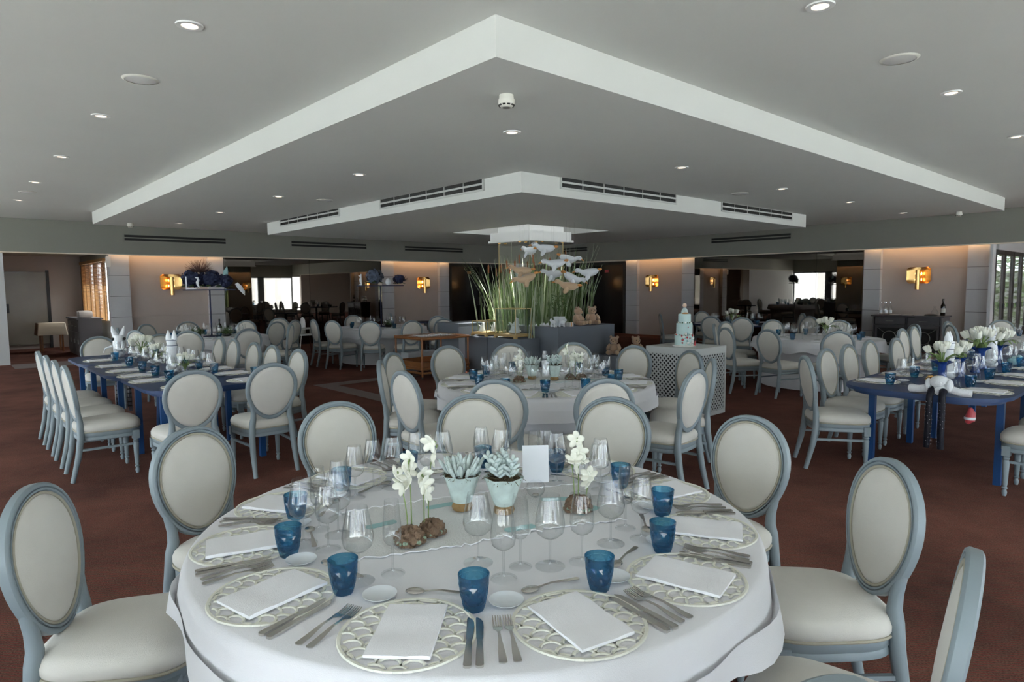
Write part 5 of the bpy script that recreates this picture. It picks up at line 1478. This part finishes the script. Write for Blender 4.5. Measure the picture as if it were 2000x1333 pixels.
foliage((B2.x + .19, B2.y - .19, ZB), .10, 'dark leafy centrepiece on the second tray-stand table', 3)
place('bottle', mk_bottle, (B1.x + .02, B1.y + .28, ZB), 0, 'dark bottle beside the leaves on the left tray-stand table', 'bottle')
def mk_tower():
    t = empty('ceramic_tower')
    pr = []
    for k in range(6):
        z = .05 * k; pr += [(.052 - .002 * k, z + .002), (.060 - .003 * k, z + .014), (.060 - .003 * k, z + .036), (.052 - .002 * k, z + .048)]
    MB().lathe(pr + [(.03, .305)], 28).build('body', 'white_ceramic', t, angle=50)
    for s in (-1, 1): MB().lathe([(.024, 0), (.026, .02), (.022, .05), (.012, .075), (.008, .082), (.010, .09), (0, .10)], 14, (s * .028, 0, .285)).build('peak', 'white_ceramic', t, angle=60)
    for z in (.235, .285): MB().lathe([(.049, z), (.050, z + .006)], 28, caps=False).build('blue_line', 'slate_blue', t)
    return t
place('tower', mk_tower, W(1.68, 6.74, ZB), YAW, 'white twin-peaked ceramic tower among the tulips on the right blue table', 'ornament', sc=1.1)
place('tower', mk_tower, W(7.45, 1.86, ZB), 0, 'white twin-peaked ceramic tower on the left blue table', 'ornament', sc=1.1)
place('tower', mk_tower, W(1.62, 7.98, ZB), .4, 'white twin-peaked ceramic tower farther along the right blue table', 'ornament', sc=1.1)
def mk_fish():
    t = empty('ceramic_fish')
    m = MB(); m.tube([(0, 0, 0), (0, 0, .04), (0, 0, .14), (0, 0, .24)], [.05, .075, .085, .07], 18, flat=.75); m.build('body', 'white_ceramic', t, angle=80)
    for s in (-1, 1): MB().tube([(s * .028, 0, .23), (s * .05, 0, .29), (s * .06, 0, .34)], [.042, .03, .008], 12, flat=.75).build('jaw', 'white_ceramic', t)
    for s in (-1, 1):
        MB().ell((.055 * s, -.045, .20), .016, 10, 7).build('eye', 'black', t); MB().tube([(s * .07, 0, .12), (s * .13, 0, .10), (s * .15, 0, .05)], [.03, .02, .006], 8, flat=.4).build('fin', 'white_ceramic', t)
    return t
place('fish', mk_fish, W(9.46, 1.75, ZB), .5, 'white ceramic fish with open mouth standing on the left blue table', 'ornament', sc=1.15)
def shell(m, r_):
    for k in range(9):
        a = -.9 + 1.8 * k / 8; m.tube([(0, 0, .01), (sin(a) * .05, cos(a) * .05, .035), (sin(a) * .09, cos(a) * .09, .02)], [.006, .018, .010], 8)
def mk_shell():
    m = MB(); shell(m, 1); return m.build('scallop_shell', 'white_ceramic', angle=60)
for (u, v, rz, lb) in ((8.22, 1.85, .3, 'white scallop shell on the left blue table, nearer one'), (9.02, 1.85, 1.2, 'white scallop shell on the left blue table, farther one'), (7.16, 1.85, 2., 'white scallop shell by the tall glasses on the left blue table')):
    place('shell', mk_shell, W(u, v, ZB), rz, lb, 'shell', 'scallop shells')
for (u, v, lb) in ((1.64, 6.90, 'small dark blue flower vase left of the nearest tulips'), (1.60, 7.34, 'small dark blue flower vase behind the stem glasses')):
    def mkv():
        lob = lambda a, z: .3 * sin(5 * a) * (z > .12)
        return MB().lathe([(.04, 0), (.042, .01), (.026, .04), (.026, .11), (.055, .135), (.05, .133), (.02, .11), (0, .08)], 40, caps=False, lobes=lob).build('blue_vase', 'blue_glaze', angle=60)
    place('bluevase', mkv, W(u, v, ZB), 0, lb, 'vase')
def mkball():
    m = MB(); q = random.Random(3)
    for k in range(16): m.ell((q.uniform(-.04, .04), q.uniform(-.04, .04), .014 + q.uniform(0, .05)), .014, 8, 6)
    return m.build('gold_bead_cluster', 'brass')
place('beads', mkball, W(1.66, 6.27, ZB), 0, 'cluster of gold beads in front of the nearest tulips', 'ornament')
tq = MB().ell((0, 0, .045), (.06, .045, .045), 12, 8).ell((.05, 0, .075), (.035, .03, .03), 10, 7).build('turquoise_ornament', 'teal'); put(tq, W(1.48, 8.28, ZB), 0, 'small turquoise ornament near the right table tumblers', 'ornament')
# slumped plush toy with stocking legs hanging over the table end
ty = thing('plush_toy', 'white plush toy slumped on the rounded table end, sequinned stocking legs hanging', 'plush toy', W(1.45, 5.695, ZB + .009), YAW - pi / 2 + pi)
MB().tube([(-.02, .10, .03), (0, .02, .06), (0, -.08, .055), (0, -.14, .04)], [.04, .065, .06, .02], 14).build('body', 'plush_white', ty)
hd = MB().ell((.0, .055, .095), (.065, .07, .048), 14, 9).build('head', 'plush_white', ty)
for s in (-1, 1):
    MB().ell((s * .07, .065, .07), (.022, .045, .05), 10, 7).build('ear', 'plush_white', hd)
    MB().tube([(s * .04, .04, .05), (s * .13, .06, .03), (s * .20, .03, .025)], [.03, .028, .03], 10).build('arm', 'plush_white', ty)
    lg = MB().tube([(s * .035, .06, .035), (s * .038, .105, .03), (s * .04, .13, .0), (s * .042, .135, -.1), (s * .042, .14, -.25), (s * .046, .14, -.40)], [.026, .026, .024, .024, .024, .022], 10).build('leg', 'sequin', ty)
    sq = MB()
    for k in range(13):
        for j in range(5):
            a = tau * j / 5 + k * .7; z = -.05 - .027 * k; sq.ell((s * .042 + cos(a) * .0235, .137 + sin(a) * .0235, z), .0030, 5, 4)
    sq.build('sequins', 'silver', lg)
ty.rotation_euler = (0, 0, YAW + pi / 2)
rf = thing('red_ornament', 'shiny red and white ornament hanging under the right blue table', 'ornament', W(1.30, 5.80, .535))
MB().tube([(0, 0, 0), (.02, 0, .03), (.03, 0, .08), (.02, 0, .12)], [.012, .036, .03, .012], 12).build('body', 'red', rf)
MB().lathe([(.037, .03), (.039, .04), (.037, .05)], 12, (.02, 0, 0), caps=False).build('band', 'porcelain', rf)
MB().tube([(.02, 0, .12), (.02, 0, .152)], .002, 5).build('cord', 'black', rf)
# silver stocking legs under the left table
sl = thing('stocking_legs', 'pair of silver striped stocking legs hanging under the left blue table', 'ornament', W(7.80, 1.46, .655), YAW)
for s in (-1, 1):
    pts = [(s * .05, 0, .02 - .045 * k) for k in range(9)]
    lg = MB().tube(pts, .024, 10).build('leg', 'silver', sl)
    for k in range(7): MB().lathe([(.0246, 0), (.0246, .012)], 12, (s * .05, 0, -.02 - .045 * k), caps=False).build('stripe', 'black', lg)

# ================================================================ SIDEBOARDS, ANNEX, HIGH CHAIR
sb = thing('sideboard', 'dark grey sideboard with ring-and-cross door grilles under the right wall lamp', 'sideboard', W(4.935, 16.72), YAW - pi / 2)
# local x along -u... (rotated): x -> -u, y -> v ; front at -y
HX, HY, HZ = .70, .27, .87
MB().bx(-HX, HX, -HY, HY, .06, .10).bx(-HX, HX, HY - .02, HY, .1, HZ - .03).bx(-HX, -HX + .03, -HY, HY, .1, HZ - .03).bx(-.015, .015, -HY + .02, HY, .1, HZ - .03).bx(-HX, HX, -HY, HY, HZ - .24, HZ - .22).build('carcass', 'sideboard', sb, False)
MB().bx(HX - .03, HX, -HY, HY, .0, HZ - .03).build('end_panel', 'cabinet_side', sb, False)
MB().bx(-HX, -HX + .06, -HY, -HY + .06, 0, .1).bx(HX - .06, HX, -HY, -HY + .06, 0, .1).build('feet', 'sideboard', sb, False)
MB().bx(-HX - .04, HX + .04, -HY - .04, HY + .02, HZ - .03, HZ).build('top', 'sideboard', sb, False)
for s in (-1, 1):
    x0, x1 = (-HX + .05, -.03) if s < 0 else (.03, HX - .05); xc = (x0 + x1) / 2
    d = MB().bx(x0, x1, -HY - .008, -HY + .01, HZ - .21, HZ - .05).build('drawer', 'sideboard', sb, False)
    MB().bx(xc - .08, xc + .08, -HY - .03, -HY - .008, HZ - .135, HZ - .125).build('handle', 'metal_grey', d, False)
    f = MB().bx(x0, x1, -HY - .006, -HY + .012, .10, .15).bx(x0, x1, -HY - .006, -HY + .012, HZ - .29, HZ - .245).bx(x0, x0 + .05, -HY - .006, -HY + .012, .15, HZ - .29).bx(x1 - .05, x1, -HY - .006, -HY + .012, .15, HZ - .29)
    dr = f.build('door', 'sideboard', sb, False)
    zc = (.15 + HZ - .29) / 2; zz = (HZ - .29 - .15) / 2; xx = (x1 - x0) / 2 - .05
    MB().tube([(xc + .14 * cos(tau * k / 28), -HY, zc + .14 * sin(tau * k / 28)) for k in range(29)], .009, 6, False).build('ring', 'metal_grey', dr)
    for ax in (-1, 1):
        for az in (-1, 1): MB().tube([(xc + ax * .10, -HY, zc + az * .10), (xc + ax * xx, -HY, zc + az * zz)], .007, 6).build('grille_bar', 'metal_grey', dr)
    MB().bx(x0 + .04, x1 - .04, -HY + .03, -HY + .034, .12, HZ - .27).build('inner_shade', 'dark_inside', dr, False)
def sbp(x, y, z=HZ): v = Matrix.Rotation(YAW - pi / 2, 2) @ Vector((x, y)); q = W(4.935, 16.72); return (q.x + v.x, q.y + v.y, z)
def mk_water():
    t = empty('water_bottle')
    MB().lathe([(.032, 0), (.035, .005), (.035, .13), (.028, .17), (.014, .21), (.012, .25), (.014, .255)], 16, caps=False).build('body', 'glass', t, angle=60)
    MB().lathe([(.0142, .245), (.0142, .262), (0, .262)], 12, caps=False).build('cap', 'silver', t)
    MB().lathe([(.0356, .03), (.0356, .09)], 16, caps=False).build('paper_label', 'porcelain', t)
    return t
for i, (x, y, lb) in enumerate(((-.62, .0, 'front left'), (-.51, -.03, 'front right'), (-.58, .12, 'rear left'), (-.46, .10, 'rear right'))):
    place('water', mk_water, sbp(x, y), 0, 'clear water bottle on the sideboard, %s of the four' % lb, 'bottle', 'water bottles on the sideboard', sc=1.15)
place('bottle', mk_bottle, sbp(.62, .06), 0, 'dark wine bottle with pale label on the sideboard', 'bottle', sc=1.25)
for x, lb, w_ in ((-.30, 'left pale paper lying on the sideboard', .15), (-.03, 'middle stack of menus lying on the sideboard', .2), (.20, 'right pale paper lying on the sideboard', .15)):
    m = MB()
    for k in range(3): m.box(0, 0, .002 + .004 * k, w_, .2, .0035, Matrix.Rotation(.06 * k, 3, 'Z'))
    put(m.build('menu_stack', 'label_paper', smooth=False), sbp(x, -.05), YAW, lb, 'papers')
bt = MB().lathe([(.10, 0), (.13, .008), (.12, .03), (.05, .045), (0, .045)], 24).build('dark_dish', 'black'); put(bt, sbp(.44, -.12), 0, 'shallow black dish beside the wine bottle', 'dish')
dc = MB().lathe([(.05, 0), (.075, .03), (.07, .09), (.03, .14), (.022, .18), (.03, .21)], 20, caps=False).build('decanter', 'glass'); put(dc, sbp(.44, .15), 0, 'clear round decanter behind the black dish', 'decanter')
# annex cabinet
cb = thing('annex_cabinet', 'grey drawer cabinet below the wooden blind', 'cabinet', W(19.4, 2.86), YAW)
MB().bx(-.24, .24, -.8, .8, 0, .88).build('body', 'cabinet_side', cb, False)
MB().bx(-.28, .27, -.83, .83, .88, .92).build('top', 'cabinet_side', cb, False)
for k in range(3):
    d = MB().bx(-.255, -.24, -.78 + k * .53, -.78 + k * .53 + .5, .6, .85).build('drawer', 'cabinet_side', cb, False); MB().bx(-.275, -.255, -.58 + k * .53, -.48 + k * .53, .71, .73).build('handle', 'metal_grey', d, False)
    d = MB().bx(-.255, -.24, -.78 + k * .53, -.78 + k * .53 + .5, .08, .57).build('door', 'cabinet_side', cb, False); MB().bx(-.275, -.255, -.74 + k * .53, -.72 + k * .53, .3, .4).build('handle', 'metal_grey', d, False)
for i, (u, lb) in enumerate(((18.78, 'right rolled towel on the annex cabinet'), (19.05, 'left rolled towel on the annex cabinet'))):
    m = MB().tube([(-.14, 0, .09), (-.1, 0, .09), (.1, 0, .09), (.14, 0, .09)], [.07, .09, .09, .07], 16)
    put(m.build('rolled_towel', 'towel'), W(u, 2.80, .92), YAW, lb, 'towel', 'rolled towels')
tb = thing('small_table', 'small square table under a tan cloth in the left annex', 'table', W(20.75, 2.30), YAW)
MB().bx(-.28, .28, -.28, .28, .72, .75).build('tabletop', 'wood_base', tb, False)
for sx in (-1, 1):
    for sy in (-1, 1): MB().box(sx * .22, sy * .22, .36, .04, .04, .72).build('leg', 'bamboo', tb, False)
tcl = empty('tan_tablecloth', W(20.75, 2.30), YAW)
def sq_ring(h, z, drop): return [Vector((x, y, z - drop * (abs(x * y) / (h * h)) ** 2)) for x, y in rrect(-h, h, -h, h, .03, 6)]
MB().rings([sq_ring(.03, .756, 0), sq_ring(.29, .756, 0), sq_ring(.296, .75, 0), sq_ring(.31, .66, .04), sq_ring(.335, .58, .16)], True, False).build('drape', 'tan_cloth', tcl, angle=80)
tag(tcl, 'tan cloth hanging in points over the small annex table', 'tablecloth')
hc = thing('high_chair', 'white plastic high chair with tray before the left mirror', 'high chair', (-5.0, 15.6, 0), face((.6, -.8)))
MB().tube([(0, -.14, .50), (0, -.15, .60), (0, -.15, .75), (0, -.14, .86), (0, -.13, .90)], [.14, .16, .17, .13, .03], 16, flat=.22).build('backrest', 'plastic_white', hc)
MB().prism(rrect(-.17, .17, -.16, .17, .06), .47, .50).build('seat', 'plastic_white', hc, angle=30)
for s in (-1, 1): MB().bx(s * .17 - .012, s * .17 + .012, -.15, .12, .48, .63).build('side_wing', 'plastic_white', hc, False)
MB().prism(rrect(-.22, .22, .02, .26, .07), .63, .66).build('tray', 'plastic_white', hc, angle=30)
for sx in (-1, 1):
    for sy in (-1, 1): MB().tube([(sx * .14, sy * .13, .48), (sx * .23, sy * .24, 0)], .012, 10).build('leg', 'silver', hc)

# small spotlights under the white capital of the mirror column, shining down on the reeds
for i, (u, v) in enumerate(((9.75, 8.42), (9.15, 8.42), (8.87, 8.75), (8.87, 9.3))):
    t = thing('capital_spotlight', 'small spotlight under the column capital, %s' % ('far left', 'left of the corner', 'right of the corner', 'far right')[i], 'spotlight', W(u, v, 2.46), 0, 'column capital spotlights')
    MB().lathe([(.022, 0), (.022, -.012), (.03, -.014), (.03, 0)], 14, caps=False).build('ring', 'brass', t)
    MB().lathe([(0, -.008), (.022, -.008)], 14, caps=False).build('lens', 'lamp_warm', t)
    l = bpy.data.lights.new('spot_beam', 'SPOT'); l.energy = 750 if i < 2 else 150; l.spot_size = .85; l.spot_blend = .7; l.color = (1, .98, .93); l.shadow_soft_size = .03
    lo = bpy.data.objects.new('spot_beam', l); COL.objects.link(lo); lo.parent = t; lo.location = (0, 0, -.02)
    d = (W(u - .15, v - .32, 1.2) - W(u, v, 2.46)); lo.rotation_euler = d.to_track_quat('-Z', 'Y').to_euler()

# small fittings on the back walls
a, z = hit(211, 511, 'u', LW + .19)
ws = thing('wall_sensor', 'small pale wall sensor at the top of the left pilaster', 'sensor', W(LW + .2, a, z), YAW)
MB().prism(rrect(-.05, .05, -.13, .13, .04), 0, .04).build('housing', 'plastic_white', ws, angle=40)
ws.rotation_euler = (pi / 2, 0, YAW)
for axis, px, py, lb in (('v', 1185, 530, 'small dark red plate high on the right dark doors'), ('u', 916, 533, 'small dim plate high on the left dark doors')):
    val = (LW if axis == 'u' else RW) + .16
    a, z = hit(px, py, axis, val)
    t = thing('door_plate', lb, 'plate', W(val, a, z) if axis == 'u' else W(a, val, z), YAW if axis == 'u' else YAW - pi / 2)
    MB().box(0, 0, 0, .16, .015, .09).build('plate', 'red' if axis == 'v' else 'bamboo', t, False)
    MB().box(0, -.004, 0, .18, .012, .11).box(0, .002, 0, .18, .004, .11).build('plate_frame', 'frame_dark', t, False) if False else MB().box(0, .006, 0, .18, .008, .11).build('plate_frame', 'frame_dark', t, False)
